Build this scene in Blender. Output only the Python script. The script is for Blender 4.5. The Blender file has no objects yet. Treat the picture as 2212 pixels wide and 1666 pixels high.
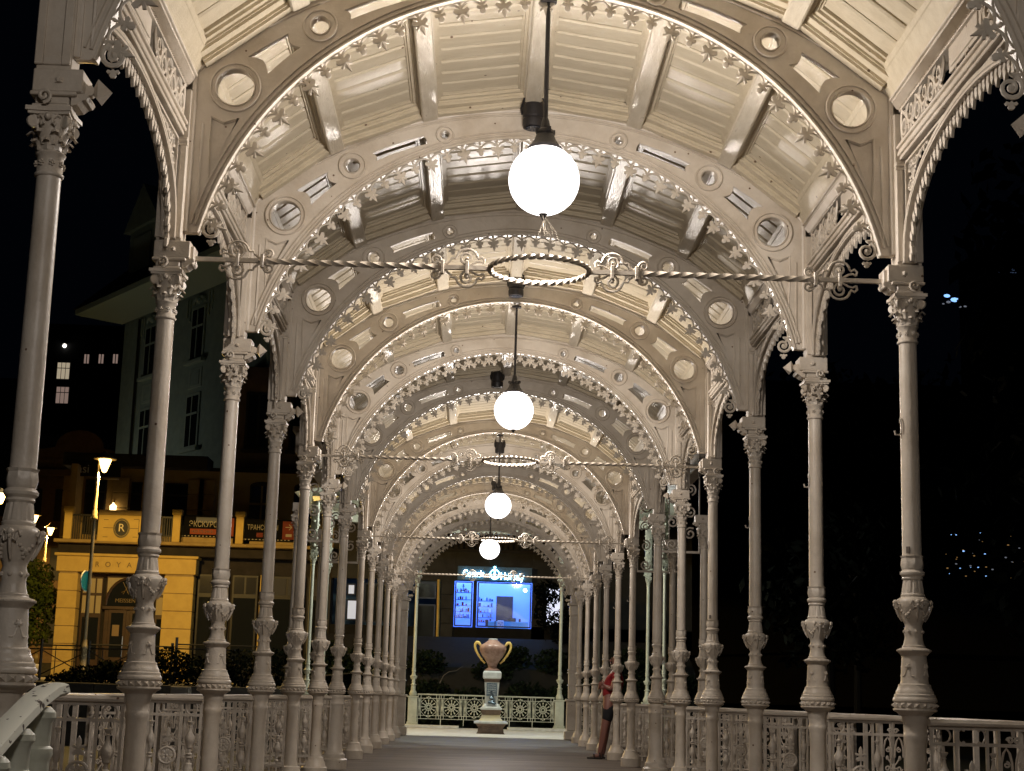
import bpy, math, random
from mathutils import Vector, Matrix
random.seed(7)
PI = math.pi
sc = bpy.context.scene
col = sc.collection

# ------------------------------------------------------------------ camera, sky, exposure
cam_data = bpy.data.cameras.new("camera")
cam = bpy.data.objects.new("camera", cam_data)
col.objects.link(cam)
PITCH, YAW, ROLL = 0.1939, 0.0177, 0.0287
EYE = Vector((-0.2938, 0.0, 0.9741))
def _ray(x3, y3, z2):
    cr, sr = math.cos(ROLL), math.sin(ROLL)
    x1, y2 = cr * x3 - sr * y3, sr * x3 + cr * y3
    cp, sp = math.cos(PITCH), math.sin(PITCH)
    y, zz = cp * y2 + sp * z2, -sp * y2 + cp * z2
    cy, sy = math.cos(YAW), math.sin(YAW)
    return Vector((cy * x1 + sy * zz, -sy * x1 + cy * zz, y))
rx, ry, rf = _ray(1, 0, 0), _ray(0, 1, 0), _ray(0, 0, 1)
cam.matrix_world = Matrix(((rx.x, ry.x, -rf.x, EYE.x), (rx.y, ry.y, -rf.y, EYE.y), (rx.z, ry.z, -rf.z, EYE.z), (0, 0, 0, 1)))
cam_data.sensor_fit = 'HORIZONTAL'
cam_data.sensor_width = 36.0
cam_data.lens = 3432.2 / 2212.0 * 36.0
cam_data.clip_start = 0.05
cam_data.clip_end = 2000
sc.camera = cam

world = bpy.data.worlds.new("World")
sc.world = world
world.use_nodes = True
wn = world.node_tree
bg = wn.nodes["Background"]
bg.inputs[0].default_value = (0.25, 0.4, 0.8, 1)       # clear night sky
bg.inputs[1].default_value = 0.0016
sc.view_settings.view_transform = 'Standard'
sc.view_settings.look = 'None'
sc.view_settings.exposure = 0.0
sc.view_settings.gamma = 1.0
sc.view_settings.use_curve_mapping = False
sc.cycles.use_denoising = True
sc.cycles.max_bounces = 8
sc.cycles.diffuse_bounces = 4
sc.cycles.glossy_bounces = 3
sc.cycles.sample_clamp_indirect = 4.0
sc.cycles.caustics_reflective = False
sc.cycles.caustics_refractive = False
GLOBE_POWER = 365.0
STREET_POWER = 3900.0

# ------------------------------------------------------------------ materials
def mat(name, base, rough=0.5, noise=None, metal=0.0, bump=0.0, bscale=60.0, stretch=None, emit=None, estr=0.0, alt=None, nscale=3.0, ior=1.45, specks=0):
    m = bpy.data.materials.new(name)
    m.use_nodes = True
    nt = m.node_tree
    b = nt.nodes["Principled BSDF"]
    b.inputs["Base Color"].default_value = (*base, 1)
    b.inputs["Roughness"].default_value = rough
    b.inputs["Metallic"].default_value = metal
    b.inputs["IOR"].default_value = ior
    if emit:
        b.inputs["Emission Color"].default_value = (*emit, 1)
        b.inputs["Emission Strength"].default_value = estr
    if alt or bump:
        geo = nt.nodes.new("ShaderNodeNewGeometry")
        mp = nt.nodes.new("ShaderNodeMapping")
        nt.links.new(geo.outputs["Position"], mp.inputs["Vector"])
        if stretch:
            mp.inputs["Scale"].default_value = stretch
    if alt:
        n = nt.nodes.new("ShaderNodeTexNoise")
        n.inputs["Scale"].default_value = nscale
        n.inputs["Detail"].default_value = 8
        n.inputs["Roughness"].default_value = 0.65
        nt.links.new(mp.outputs[0], n.inputs["Vector"])
        r = nt.nodes.new("ShaderNodeValToRGB")
        r.color_ramp.elements[0].position = 0.36
        r.color_ramp.elements[1].position = 0.60
        r.color_ramp.elements[0].color = (*alt, 1)
        r.color_ramp.elements[1].color = (*base, 1)
        nt.links.new(n.outputs["Fac"], r.inputs[0])
        nt.links.new(r.outputs[0], b.inputs["Base Color"])
        mr = nt.nodes.new("ShaderNodeMapRange")
        mr.inputs["To Min"].default_value = min(1, rough + 0.18)
        mr.inputs["To Max"].default_value = max(0.05, rough - 0.06)
        nt.links.new(n.outputs["Fac"], mr.inputs["Value"])
        nt.links.new(mr.outputs[0], b.inputs["Roughness"])
    if specks:
        vo = nt.nodes.new("ShaderNodeTexVoronoi")
        vo.inputs["Scale"].default_value = specks
        ng = nt.nodes.new("ShaderNodeNewGeometry")
        nt.links.new(ng.outputs["Position"], vo.inputs["Vector"])
        cr_ = nt.nodes.new("ShaderNodeMath"); cr_.operation = 'LESS_THAN'; cr_.inputs[1].default_value = .085
        nt.links.new(vo.outputs["Distance"], cr_.inputs[0])
        wt = nt.nodes.new("ShaderNodeSeparateColor")
        nt.links.new(vo.outputs["Color"], wt.inputs[0])
        gt = nt.nodes.new("ShaderNodeMath"); gt.operation = 'GREATER_THAN'; gt.inputs[1].default_value = .62
        nt.links.new(wt.outputs[0], gt.inputs[0])
        mu = nt.nodes.new("ShaderNodeMath"); mu.operation = 'MULTIPLY'
        nt.links.new(cr_.outputs[0], mu.inputs[0]); nt.links.new(gt.outputs[0], mu.inputs[1])
        mc = nt.nodes.new("ShaderNodeMix"); mc.data_type = 'RGBA'
        nt.links.new(mu.outputs[0], mc.inputs["Factor"])
        src = b.inputs["Base Color"].links[0].from_socket if b.inputs["Base Color"].links else None
        if src: nt.links.new(src, mc.inputs["A"])
        else: mc.inputs["A"].default_value = (*base, 1)
        mc.inputs["B"].default_value = (.14, .085, .05, 1)
        nt.links.new(mc.outputs["Result"], b.inputs["Base Color"])
    if bump:
        n2 = nt.nodes.new("ShaderNodeTexNoise")
        n2.inputs["Scale"].default_value = bscale
        n2.inputs["Detail"].default_value = 4
        nt.links.new(mp.outputs[0], n2.inputs["Vector"])
        bp = nt.nodes.new("ShaderNodeBump")
        bp.inputs["Strength"].default_value = bump
        bp.inputs["Distance"].default_value = 0.01
        nt.links.new(n2.outputs["Fac"], bp.inputs["Height"])
        nt.links.new(bp.outputs[0], b.inputs["Normal"])
    return m

IRON = mat("cream_iron_paint", (0.61, 0.55, 0.47), 0.34, alt=(0.48, 0.415, 0.335), bump=0.25, bscale=45, nscale=2.6, specks=11)
IRON_D = mat("weathered_iron_paint", (0.56, 0.505, 0.435), 0.40, alt=(0.42, 0.365, 0.30), bump=0.35, bscale=55, nscale=5.0)
LACEP = mat("matt_iron_paint", (0.58, 0.525, 0.45), 0.62, alt=(0.46, 0.405, 0.33), nscale=6.0)
WOOD = mat("cream_wood_paint", (0.58, 0.51, 0.385), 0.30, alt=(0.51, 0.44, 0.32), bump=0.35, bscale=18, stretch=(1.0, 6.0, 6.0), nscale=2.0, specks=9)
WOOD_B = mat("cream_beam_paint", (0.60, 0.54, 0.435), 0.25, alt=(0.51, 0.45, 0.35), bump=0.45, bscale=14, stretch=(6.0, 1.2, 6.0), nscale=4.0)
PAVIL = mat("pale_paint_green_light_tint", (0.55, 0.56, 0.47), 0.4, alt=(0.44, 0.45, 0.37), bump=0.2, bscale=50)  # pale paint, green cast of the pavilion light mixed into its colour
BLACK = mat("black_fitting_metal", (0.018, 0.016, 0.017), 0.45, bump=0.2, bscale=80)
def opal(name, colour, estr):
    """milky lamp glass: glows itself and lets the bulb's light through"""
    m = bpy.data.materials.new(name)
    m.use_nodes = True
    nt = m.node_tree
    nt.nodes.remove(nt.nodes["Principled BSDF"])
    tr, em, mx = nt.nodes.new("ShaderNodeBsdfTransparent"), nt.nodes.new("ShaderNodeEmission"), nt.nodes.new("ShaderNodeMixShader")
    em.inputs[0].default_value = (*colour, 1)
    em.inputs[1].default_value = estr
    mx.inputs[0].default_value = .4
    nt.links.new(tr.outputs[0], mx.inputs[1])
    nt.links.new(em.outputs[0], mx.inputs[2])
    nt.links.new(mx.outputs[0], nt.nodes["Material Output"].inputs[0])
    m.cycles.emission_sampling = 'NONE'
    return m
def bulb(parent, z, watts, colour, r=.18):
    ld = bpy.data.lights.new("bulb_light", 'POINT')
    ld.energy = watts
    ld.color = colour
    ld.shadow_soft_size = r
    return link("bulb_light", ld, parent, (0, 0, z))
GLOBE = opal("lit_globe_glass", (1.0, .95, .93), 5.5)
FLOOR = mat("terrace_floor_stone", (0.130, 0.104, 0.086), 0.50, alt=(0.060, 0.047, 0.040), bump=0.45, bscale=26, nscale=1.5, stretch=(.35, 1.6, 1.0))
STONE = mat("light_brightened_stone", (0.66, 0.65, 0.62), 0.6, alt=(0.52, 0.50, 0.47), bump=0.3, bscale=35)  # strong pavilion light raised into the pale floor and step colour

# ------------------------------------------------------------------ mesh builder
class MB:
    def __init__(s):
        s.v, s.f = [], []
    def add(s, vs, fs):
        o = len(s.v)
        s.v += [tuple(p) for p in vs]
        s.f += [tuple(i + o for i in q) for q in fs]
        return s
    def box(s, x0, x1, y0, y1, z0, z1):
        if x0 > x1: x0, x1 = x1, x0
        if y0 > y1: y0, y1 = y1, y0
        if z0 > z1: z0, z1 = z1, z0
        return s.add([(x0, y0, z0), (x1, y0, z0), (x1, y1, z0), (x0, y1, z0), (x0, y0, z1), (x1, y0, z1), (x1, y1, z1), (x0, y1, z1)],
                     [(0, 3, 2, 1), (4, 5, 6, 7), (0, 1, 5, 4), (1, 2, 6, 5), (2, 3, 7, 6), (3, 0, 4, 7)])
    def bbox(s, x0, x1, y0, y1, z0, z1, b=0.006):
        """box with chamfered edges"""
        o = len(s.v)
        vs = []
        for (X, sx) in ((x0, 1), (x1, -1)):
            for (Y, sy) in ((y0, 1), (y1, -1)):
                for (Z, sz) in ((z0, 1), (z1, -1)):
                    vs += [(X, Y + sy * b, Z + sz * b), (X + sx * b, Y, Z + sz * b), (X + sx * b, Y + sy * b, Z)]
        idx = lambda i, j, k, a: ((i * 2 + j) * 2 + k) * 3 + a
        fs = []
        for i in (0, 1):
            fs.append(tuple(idx(i, j, k, 0) for j, k in ((0, 0), (0, 1), (1, 1), (1, 0))))
            fs.append(tuple(idx(j, i, k, 1) for j, k in ((0, 0), (0, 1), (1, 1), (1, 0))))
            fs.append(tuple(idx(j, k, i, 2) for j, k in ((0, 0), (0, 1), (1, 1), (1, 0))))
        for i in (0, 1):
            for j in (0, 1):
                fs.append((idx(i, j, 0, 0), idx(i, j, 1, 0), idx(i, j, 1, 1), idx(i, j, 0, 1)))
                fs.append((idx(i, 0, j, 0), idx(i, 1, j, 0), idx(i, 1, j, 2), idx(i, 0, j, 2)))
                fs.append((idx(0, i, j, 1), idx(1, i, j, 1), idx(1, i, j, 2), idx(0, i, j, 2)))
                for k in (0, 1):
                    fs.append((idx(i, j, k, 0), idx(i, j, k, 1), idx(i, j, k, 2)))
        return s.add(vs, fs)
    def lathe(s, prof, seg=20, c=(0, 0), cap=True, phase=0.0, mod=None):
        vs, fs = [], []
        for (r, z) in prof:
            for k in range(seg):
                a = 2 * PI * (k + phase) / seg
                rr = r * (mod(a, z) if mod else 1)
                vs.append((c[0] + rr * math.cos(a), c[1] + rr * math.sin(a), z))
        for i in range(len(prof) - 1):
            for k in range(seg):
                k2 = (k + 1) % seg
                fs.append((i * seg + k, i * seg + k2, (i + 1) * seg + k2, (i + 1) * seg + k))
        if cap:
            fs.append(tuple(range(seg - 1, -1, -1)))
            fs.append(tuple((len(prof) - 1) * seg + k for k in range(seg)))
        return s.add(vs, fs)
    def tube(s, pts, r, seg=6, closed=False, flat=1.0, up=None, cap=True):
        pts = [Vector(p) for p in pts]
        n = len(pts)
        rs = r if isinstance(r, (list, tuple)) else [r] * n
        vs, fs = [], []
        ref = Vector(up) if up else None
        prev = None
        for i in range(n):
            a, b = pts[(i - 1) % n] if (closed or i > 0) else pts[i], pts[(i + 1) % n] if (closed or i < n - 1) else pts[i]
            t = (b - a)
            if t.length < 1e-9: t = Vector((0, 0, 1))
            t.normalize()
            if ref is not None:
                u = ref - t * ref.dot(t)
            else:
                u = (prev - t * prev.dot(t)) if prev is not None else (Vector((0, 0, 1)) - t * t.z if abs(t.z) < 0.9 else Vector((1, 0, 0)) - t * t.x)
            u.normalize()
            prev = u
            w = t.cross(u)
            for k in range(seg):
                an = 2 * PI * (k + 0.5) / seg
                vs.append(pts[i] + u * (rs[i] * flat * math.cos(an)) + w * (rs[i] * math.sin(an)))
        m = n if closed else n - 1
        for i in range(m):
            i2 = (i + 1) % n
            for k in range(seg):
                k2 = (k + 1) % seg
                fs.append((i * seg + k, i * seg + k2, i2 * seg + k2, i2 * seg + k))
        if not closed and cap:
            fs.append(tuple(range(seg - 1, -1, -1)))
            fs.append(tuple((n - 1) * seg + k for k in range(seg)))
        return s.add(vs, fs)
    def sweep(s, pts, prof, closed=False, side=(0, 1, 0)):
        """profile (a, b): a along the in-plane normal, b along the fixed SIDE axis"""
        sd = Vector(side)
        pts = [Vector(p) for p in pts]
        n, m = len(pts), len(prof)
        vs, fs = [], []
        for i in range(n):
            a = pts[(i - 1) % n] if (closed or i > 0) else pts[i]
            b = pts[(i + 1) % n] if (closed or i < n - 1) else pts[i]
            t = (b - a).normalized()
            nn = t.cross(sd).normalized()
            for (p, q) in prof:
                vs.append(pts[i] + nn * p + sd * q)
        for i in range(n if closed else n - 1):
            i2 = (i + 1) % n
            for k in range(m):
                k2 = (k + 1) % m
                fs.append((i * m + k, i2 * m + k, i2 * m + k2, i * m + k2))
        if not closed:
            fs.append(tuple(range(m)))
            fs.append(tuple((n - 1) * m + k for k in range(m - 1, -1, -1)))
        return s.add(vs, fs)
    def poly(s, pts2, y0, y1, star=False, bump=0.0):
        """2D outline (x, z) extruded between y0 and y1; star outlines fan from their middle, raised by bump"""
        n = len(pts2)
        vs = [(p[0], y0, p[1]) for p in pts2] + [(p[0], y1, p[1]) for p in pts2]
        fs = [(i, (i + 1) % n, n + (i + 1) % n, n + i) for i in range(n)]
        if star:
            cx = sum(p[0] for p in pts2) / n
            cz = sum(p[1] for p in pts2) / n
            vs += [(cx, y0 - bump, cz), (cx, y1 + bump, cz)]
            fs += [(i, 2 * n, (i + 1) % n) for i in range(n)]
            fs += [(n + i, n + (i + 1) % n, 2 * n + 1) for i in range(n)]
        else:
            fs += [tuple(range(n - 1, -1, -1)), tuple(range(n, 2 * n))]
        return s.add(vs, fs)
    def ball(s, c, r, u=8, v=5, sq=(1, 1, 1)):
        vs = [(c[0], c[1], c[2] + r * sq[2])]
        for j in range(1, v):
            t = PI * j / v
            for k in range(u):
                a = 2 * PI * k / u
                vs.append((c[0] + r * sq[0] * math.sin(t) * math.cos(a), c[1] + r * sq[1] * math.sin(t) * math.sin(a), c[2] + r * sq[2] * math.cos(t)))
        vs.append((c[0], c[1], c[2] - r * sq[2]))
        fs = [(0, 1 + k, 1 + (k + 1) % u) for k in range(u)]
        for j in range(v - 2):
            for k in range(u):
                k2 = (k + 1) % u
                fs.append((1 + j * u + k, 1 + (j + 1) * u + k, 1 + (j + 1) * u + k2, 1 + j * u + k2))
        L = len(vs) - 1
        fs += [(L, 1 + (v - 2) * u + (k + 1) % u, 1 + (v - 2) * u + k) for k in range(u)]
        return s.add(vs, fs)
    def join(s, o, M=None):
        if M is None:
            return s.add(o.v, o.f)
        return s.add([M @ Vector(p) for p in o.v], o.f)
    def mesh(s, name, m, smooth=38):
        me = bpy.data.meshes.new(name)
        me.from_pydata(s.v, [], s.f)
        ms = m if isinstance(m, (list, tuple)) else [m]
        for q in ms:
            me.materials.append(q)
        me.update()
        if smooth:
            me.shade_smooth()
            me.set_sharp_from_angle(angle=math.radians(smooth))
        return me

def link(name, data, parent=None, loc=(0, 0, 0), rot=(0, 0, 0), scale=None):
    o = bpy.data.objects.new(name, data)
    col.objects.link(o)
    o.parent = parent
    o.location = loc
    o.rotation_euler = rot
    if scale: o.scale = scale
    return o
def tag(o, label=None, cat=None, group=None, kind=None):
    if label: o["label"] = label
    if cat: o["category"] = cat
    if group: o["group"] = group
    if kind: o["kind"] = kind
    return o
def thing(name, label, cat, loc=(0, 0, 0), rotz=0.0, group=None):
    o = link(name, None, None, loc, (0, 0, rotz))
    o.empty_display_size = 0.2
    return tag(o, label, cat, group, "thing")
def struct(name, mb, m, loc=(0, 0, 0), smooth=0):
    return tag(link(name, mb.mesh(name, m, smooth), None, loc), kind="structure")
def inst(spec, parent):
    """spec: list of (name, mesh, loc, rot, children spec)"""
    for (n, me, loc, rot, kids) in spec:
        o = link(n, me, parent, loc, rot)
        if kids:
            inst(kids, o)
def P_(n, me, loc=(0, 0, 0), rot=(0, 0, 0), kids=()):
    return (n, me, loc, rot, list(kids))

def arcpts(cx, cz, R, a0, a1, n, y=0.0):
    return [(cx + R * math.sin(a0 + (a1 - a0) * i / n), y, cz + R * math.cos(a0 + (a1 - a0) * i / n)) for i in range(n + 1)]
def spiral(cx, cz, r0, turns, a0=0.0, n=16, r1=0.12, y=0.0, cw=1):
    out = []
    for i in range(n + 1):
        t = i / n
        r = r0 * (1 - t * (1 - r1))
        a = a0 + cw * 2 * PI * turns * t
        out.append((cx + r * math.cos(a), y, cz + r * math.sin(a)))
    return out

def plate_mesh(name, outer, holes, half, bevel, m, smooth=30):
    cu = bpy.data.curves.new(name, 'CURVE')
    cu.dimensions = '2D'
    cu.fill_mode = 'BOTH'
    cu.extrude = half - bevel
    cu.bevel_depth = bevel
    cu.bevel_resolution = 1
    cu.offset = -bevel
    for pts in [outer] + holes:
        sp = cu.splines.new('POLY')
        sp.points.add(len(pts) - 1)
        for i, p in enumerate(pts):
            sp.points[i].co = (p[0], p[1], 0, 1)
        sp.use_cyclic_u = True
    ob = bpy.data.objects.new(name, cu)
    col.objects.link(ob)
    dg = bpy.context.evaluated_depsgraph_get()
    me = bpy.data.meshes.new_from_object(ob.evaluated_get(dg))
    bpy.data.objects.remove(ob)
    bpy.data.curves.remove(cu)
    me.name = name
    me.transform(Matrix(((1, 0, 0, 0), (0, 0, -1, 0), (0, 1, 0, 0), (0, 0, 0, 1))))
    me.materials.clear()
    me.materials.append(m)
    me.shade_smooth()
    me.set_sharp_from_angle(angle=math.radians(smooth))
    return me

# ------------------------------------------------------------------ the colonnade's measures
W = 2.102                       # half the distance between the column rows
BAY, MID = 2.5, 3.404
Y0 = 8.758
def YA(i):                      # i = 0 is the first arch wholly in view, -1 the one before it
    return Y0 + i * BAY + (0.904 if i >= 6 else 0.0)
ORD = {-1: "first", 0: "second", 1: "third", 2: "fourth", 3: "fifth", 4: "sixth", 5: "seventh", 6: "eighth", 7: "ninth", 8: "tenth", 9: "eleventh", 10: "twelfth", 11: "thirteenth", 12: "fourteenth"}
LAST = 12
RODS = (0, 3, 6, 9)

# ------------------------------------------------------------------ ground and floors
g = MB()
g.add([(-900, -300, -0.7), (900, -300, -0.7), (900, 1500, -0.7), (-900, 1500, -0.7)], [(0, 1, 2, 3)])
GROUND = mat("park_ground", (0.035, 0.034, 0.026), 0.9, alt=(0.02, 0.022, 0.015), bump=0.6, bscale=6)
struct("ground", g, GROUND)
g = MB()
g.box(-2.95, 2.95, -3.0, 39.9, -0.75, -0.004)
octo = [(-2.6, 39.9), (2.6, 39.9), (5.2, 42.6), (5.2, 47.6), (2.6, 50.6), (-2.6, 50.6), (-5.2, 47.6), (-5.2, 42.6)]
n8 = len(octo)
pf = MB().add([(x, y, 0.002) for x, y in octo] + [(x, y, -0.75) for x, y in octo], [tuple(range(n8))] + [(i, n8 + i, n8 + (i + 1) % n8, (i + 1) % n8) for i in range(n8)])
struct("pavilion_floor", pf, STONE)
floor = struct("colonnade_floor", g, FLOOR)
g = MB()
for sx in (-1, 1):
    g.bbox(min(sx * 0.75, sx * 2.9), max(sx * 0.75, sx * 2.9), 49.2, 50.5, 0.0, 0.075, 0.01)
tag(struct("kerb_step", g, STONE), kind="structure")

# ------------------------------------------------------------------ the cast iron column
def make_column():
    spec = []
    ped = MB().lathe([(.150, 0), (.150, .125), (.128, .145), (.120, .185), (.105, .20), (.098, .24), (.076, .25), (.070, .275), (.061, .31), (.055, .78), (.061, .81), (.066, .832), (.062, .845), (.059, .85), (.064, .895), (.072, .915), (.072, .93), (.080, .945)], 20)
    kids = []
    spec.append(P_("pedestal", ped.mesh("pedestal", IRON)))
    base = MB().lathe([(.082, .94), (.098, .955), (.114, .962), (.118, .968), (.117, .974), (.109, .977), (.109, 1.010), (.117, 1.013), (.119, 1.02), (.117, 1.031), (.111, 1.037), (.110, 1.05), (.102, 1.056), (.101, 1.068), (.094, 1.078), (.087, 1.096), (.087, 1.104), (.077, 1.110), (.074, 1.122), (.0735, 1.14), (.067, 1.258), (.076, 1.268), (.086, 1.276)], 24)
    # relief frames and rosettes on the drum
    for k in range(4):
        a = PI / 4 + k * PI / 2
        ca, sa = math.cos(a), math.sin(a)
        R = .0705
        base.ball((R * ca, R * sa, 1.20), .013, 7, 4)
        for q in range(6):
            b = q * PI / 3
            base.ball((R * ca - .013 * math.cos(b) * sa, R * sa + .013 * math.cos(b) * ca, 1.20 + .013 * math.sin(b)), .006, 5, 3)
        for sg in (-1, 1):
            pts = []
            for t in range(9):
                u = t / 8
                da = sg * (.08 + .42 * u)
                z = 1.185 - .035 * min(1, u * 2.2)
                rr = .0735 - (z - 1.14) * .055 + .001
                pts.append((rr * math.cos(a + da), rr * math.sin(a + da), z))
            base.tube(pts, .0035, 5)
    studs = MB()
    nst = 18
    for k in range(nst):
        a = 2 * PI * k / nst
        da = PI / nst * .92
        R = .109
        cs = [(R * math.cos(a - da), R * math.sin(a - da), .978), (R * math.cos(a + da), R * math.sin(a + da), .978), (R * math.cos(a + da), R * math.sin(a + da), 1.009), (R * math.cos(a - da), R * math.sin(a - da), 1.009), (.128 * math.cos(a), .128 * math.sin(a), .9935)]
        studs.add(cs, [(0, 1, 4), (1, 2, 4), (2, 3, 4), (3, 0, 4)])
    kids = [P_("diamond_stud_band", studs.mesh("diamond_stud_band", IRON, 0))]
    fl = MB().lathe([(.070, 1.266), (.090, 1.284), (.091, 1.290), (.083, 1.296), (.066, 1.302), (.063, 1.307), (.064, 1.312), (.057, 1.318)], 32, mod=lambda a, z: 1 + (.045 * math.cos(16 * a) if 1.275 < z < 1.295 else 0))
    kids.append(P_("leaf_flange", fl.mesh("leaf_flange", IRON)))
    spec.append(P_("base_drum", base.mesh("base_drum", IRON), kids=kids))
    urn = MB().lathe([(.057, 1.318), (.050, 1.345), (.048, 1.366), (.0515, 1.385), (.0505, 1.40), (.045, 1.42), (.052, 1.44), (.070, 1.475), (.084, 1.515), (.091, 1.545), (.088, 1.56), (.076, 1.572), (.064, 1.578), (.066, 1.590), (.060, 1.598)], 24)
    for k in range(8):      # festoons and masks in relief
        a = k * PI / 4
        ca, sa = math.cos(a), math.sin(a)
        if k % 2 == 0:
            urn.ball((.098 * ca, .098 * sa, 1.548), .015, 8, 5)
            urn.ball((.103 * ca, .103 * sa, 1.532), .010, 6, 4)
            urn.tube([(.096 * math.cos(a + d), .096 * math.sin(a + d), z) for d, z in ((-.42, 1.535), (-.30, 1.557), (-.15, 1.545), (-.12, 1.52), (-.24, 1.515), (-.27, 1.53))], .0055, 5)
            urn.tube([(.096 * math.cos(a - d), .096 * math.sin(a - d), z) for d, z in ((-.42, 1.535), (-.30, 1.557), (-.15, 1.545), (-.12, 1.52), (-.24, 1.515), (-.27, 1.53))], .0055, 5)
            urn.tube([(r * ca, r * sa, z) for r, z in ((.098, 1.53), (.091, 1.50), (.078, 1.47), (.064, 1.445))], [.009, .008, .007, .004], 5)
        else:
            for d, z, r in ((-.2, 1.487, .010), (0, 1.477, .012), (.2, 1.487, .010), (-.1, 1.468, .008), (.1, 1.468, .008), (0, 1.455, .008), (-.33, 1.50, .008), (.33, 1.50, .008)):
                R = .045 + (z - 1.42) * .44
                urn.ball((R * math.cos(a + d), R * math.sin(a + d), z), r, 6, 4)
        urn.ball((.051 * ca, .051 * sa, 1.39), .010, 6, 4)
    spec.append(P_("urn", urn.mesh("urn", IRON)))
    neck = MB().lathe([(.060, 1.598), (.0605, 1.605), (.0515, 1.668), (.058, 1.678), (.055, 1.688), (.066, 1.70), (.068, 1.711), (.062, 1.72), (.055, 1.726), (.058, 1.735)], 40, mod=lambda a, z: 1 - (.10 * max(0, math.cos(10 * a)) ** .6 if 1.60 < z < 1.673 else 0))
    neck.lathe([(.058, 1.735), (.062, 1.755), (.060, 1.775), (.0575, 1.79), (.064, 1.803), (.053, 1.80)], 32, mod=lambda a, z: 1 + .05 * math.cos(8 * a) * (1 if z > 1.74 else 0))
    spec.append(P_("fluted_neck", neck.mesh("fluted_neck", IRON, 32)))
    sh = MB().lathe([(.0525, 1.79), (.0515, 2.2), (.0505, 2.6), (.0495, 3.005)], 24)
    spec.append(P_("shaft", sh.mesh("shaft", IRON)))
    cap = MB().lathe([(.053, 3.004), (.059, 3.010), (.059, 3.018), (.053, 3.024), (.0535, 3.09), (.060, 3.096), (.062, 3.102), (.055, 3.112), (.054, 3.15), (.060, 3.20), (.074, 3.24), (.078, 3.256)], 24)
    for k in range(8):      # rosettes on the neck band
        a = k * PI / 4 + PI / 8
        for q in range(5):
            b = q * 2 * PI / 5
            cap.ball((.056 * math.cos(a + .16 * math.cos(b)), .056 * math.sin(a + .16 * math.cos(b)), 3.057 + .010 * math.sin(b)), .006, 5, 3)
        cap.ball((.059 * math.cos(a), .059 * math.sin(a), 3.057), .006, 5, 3)
    for row, (z0, hh, r0, out, ph, wd) in enumerate(((3.108, .055, .056, .030, 0, .34), (3.13, .075, .058, .040, PI / 8, .34))):
        for k in range(8):  # acanthus leaves
            a = k * PI / 4 + ph
            rings = []
            for t in range(6):
                u = t / 5
                rr = r0 + out * u ** 2.2
                z = z0 + hh * (u if u < .8 else .8 + (u - .8) * (-1.2))
                w = wd * (1 - .55 * u) * (1 + .18 * math.sin(u * 14))
                rings.append([(rr * .99 * math.cos(a - w), rr * .99 * math.sin(a - w), z), ((rr + .007) * math.cos(a), (rr + .007) * math.sin(a), z + .002), (rr * .99 * math.cos(a + w), rr * .99 * math.sin(a + w), z)])
            vs = [p for r in rings for p in r]
            fs = []
            for t in range(5):
                for j in range(2):
                    fs.append((t * 3 + j, t * 3 + j + 1, t * 3 + 4 + j, t * 3 + 3 + j))
            cap.add(vs, fs)
    kids = []
    ab = MB()
    outline = []
    for k in range(4):
        a0 = PI / 4 + k * PI / 2
        for t in range(5):
            u = t / 4
            R = .132 * math.cos(PI / 4) / math.cos((u - .5) * PI / 2) * (1 - .10 * math.sin(u * PI)) if 0 < u < 1 else .132
            outline.append((R * math.cos(a0 + u * PI / 2), R * math.sin(a0 + u * PI / 2)))
    o2 = []
    for p in outline:
        if not o2 or (abs(p[0] - o2[-1][0]) + abs(p[1] - o2[-1][1])) > 1e-4: o2.append(p)
    if (abs(o2[0][0] - o2[-1][0]) + abs(o2[0][1] - o2[-1][1])) < 1e-4: o2.pop()
    for (z0, z1, k) in ((3.254, 3.266, .90), (3.266, 3.284, 1.0)):
        n = len(o2)
        ab.add([(x * k, y * k, z0) for x, y in o2] + [(x * k, y * k, z1) for x, y in o2], [tuple(range(n - 1, -1, -1)), tuple(range(n, 2 * n))] + [(i, (i + 1) % n, n + (i + 1) % n, n + i) for i in range(n)])
    kids.append(P_("abacus", ab.mesh("abacus", IRON, 25)))
    vo = MB()
    sp = spiral(.095, 3.225, .030, 1.6, PI / 2, 16)
    vo.tube([(.060, 0, 3.17), (.075, 0, 3.225), (.086, 0, 3.25)] + sp, [.006, .008, .008] + [.0085 * (1 - .5 * i / 16) for i in range(17)], 6, flat=1.0)
    vo.poly([(.095 + .024 * math.cos(t * PI / 6), 3.225 + .024 * math.sin(t * PI / 6)) for t in range(12)], -.006, .006)
    vme = vo.mesh("volute", IRON)
    for k in range(4):
        kids.append(P_("volute", vme, (0, 0, 0), (0, 0, PI / 4 + k * PI / 2)))
    ms = MB()
    for k in range(4):
        a = k * PI / 2
        ms.ball((.083 * math.cos(a), .083 * math.sin(a), 3.243), .016, 7, 5)
        for sg in (-1, 1):
            ms.tube([(.080 * math.cos(a + sg * d), .080 * math.sin(a + sg * d), z) for d, z in ((.62, 3.245), (.42, 3.250), (.25, 3.235), (.22, 3.215), (.33, 3.205), (.38, 3.22), (.30, 3.228))], .006, 5)
    kids.append(P_("capital_flower", ms.mesh("capital_flower", IRON)))
    spec.append(P_("capital", cap.mesh("capital", IRON, 50), kids=kids))
    # the block on the capital, its local +x looks into the walk
    im = MB().bbox(-.075, .080, -.075, .075, 3.284, 3.30, .004)
    im.bbox(-.065, .072, -.066, .066, 3.30, 3.335, .006)
    im.bbox(-.085, .105, -.083, .083, 3.335, 3.352, .004)
    im.bbox(-.078, .125, -.078, .078, 3.352, 3.450, .004)
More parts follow.
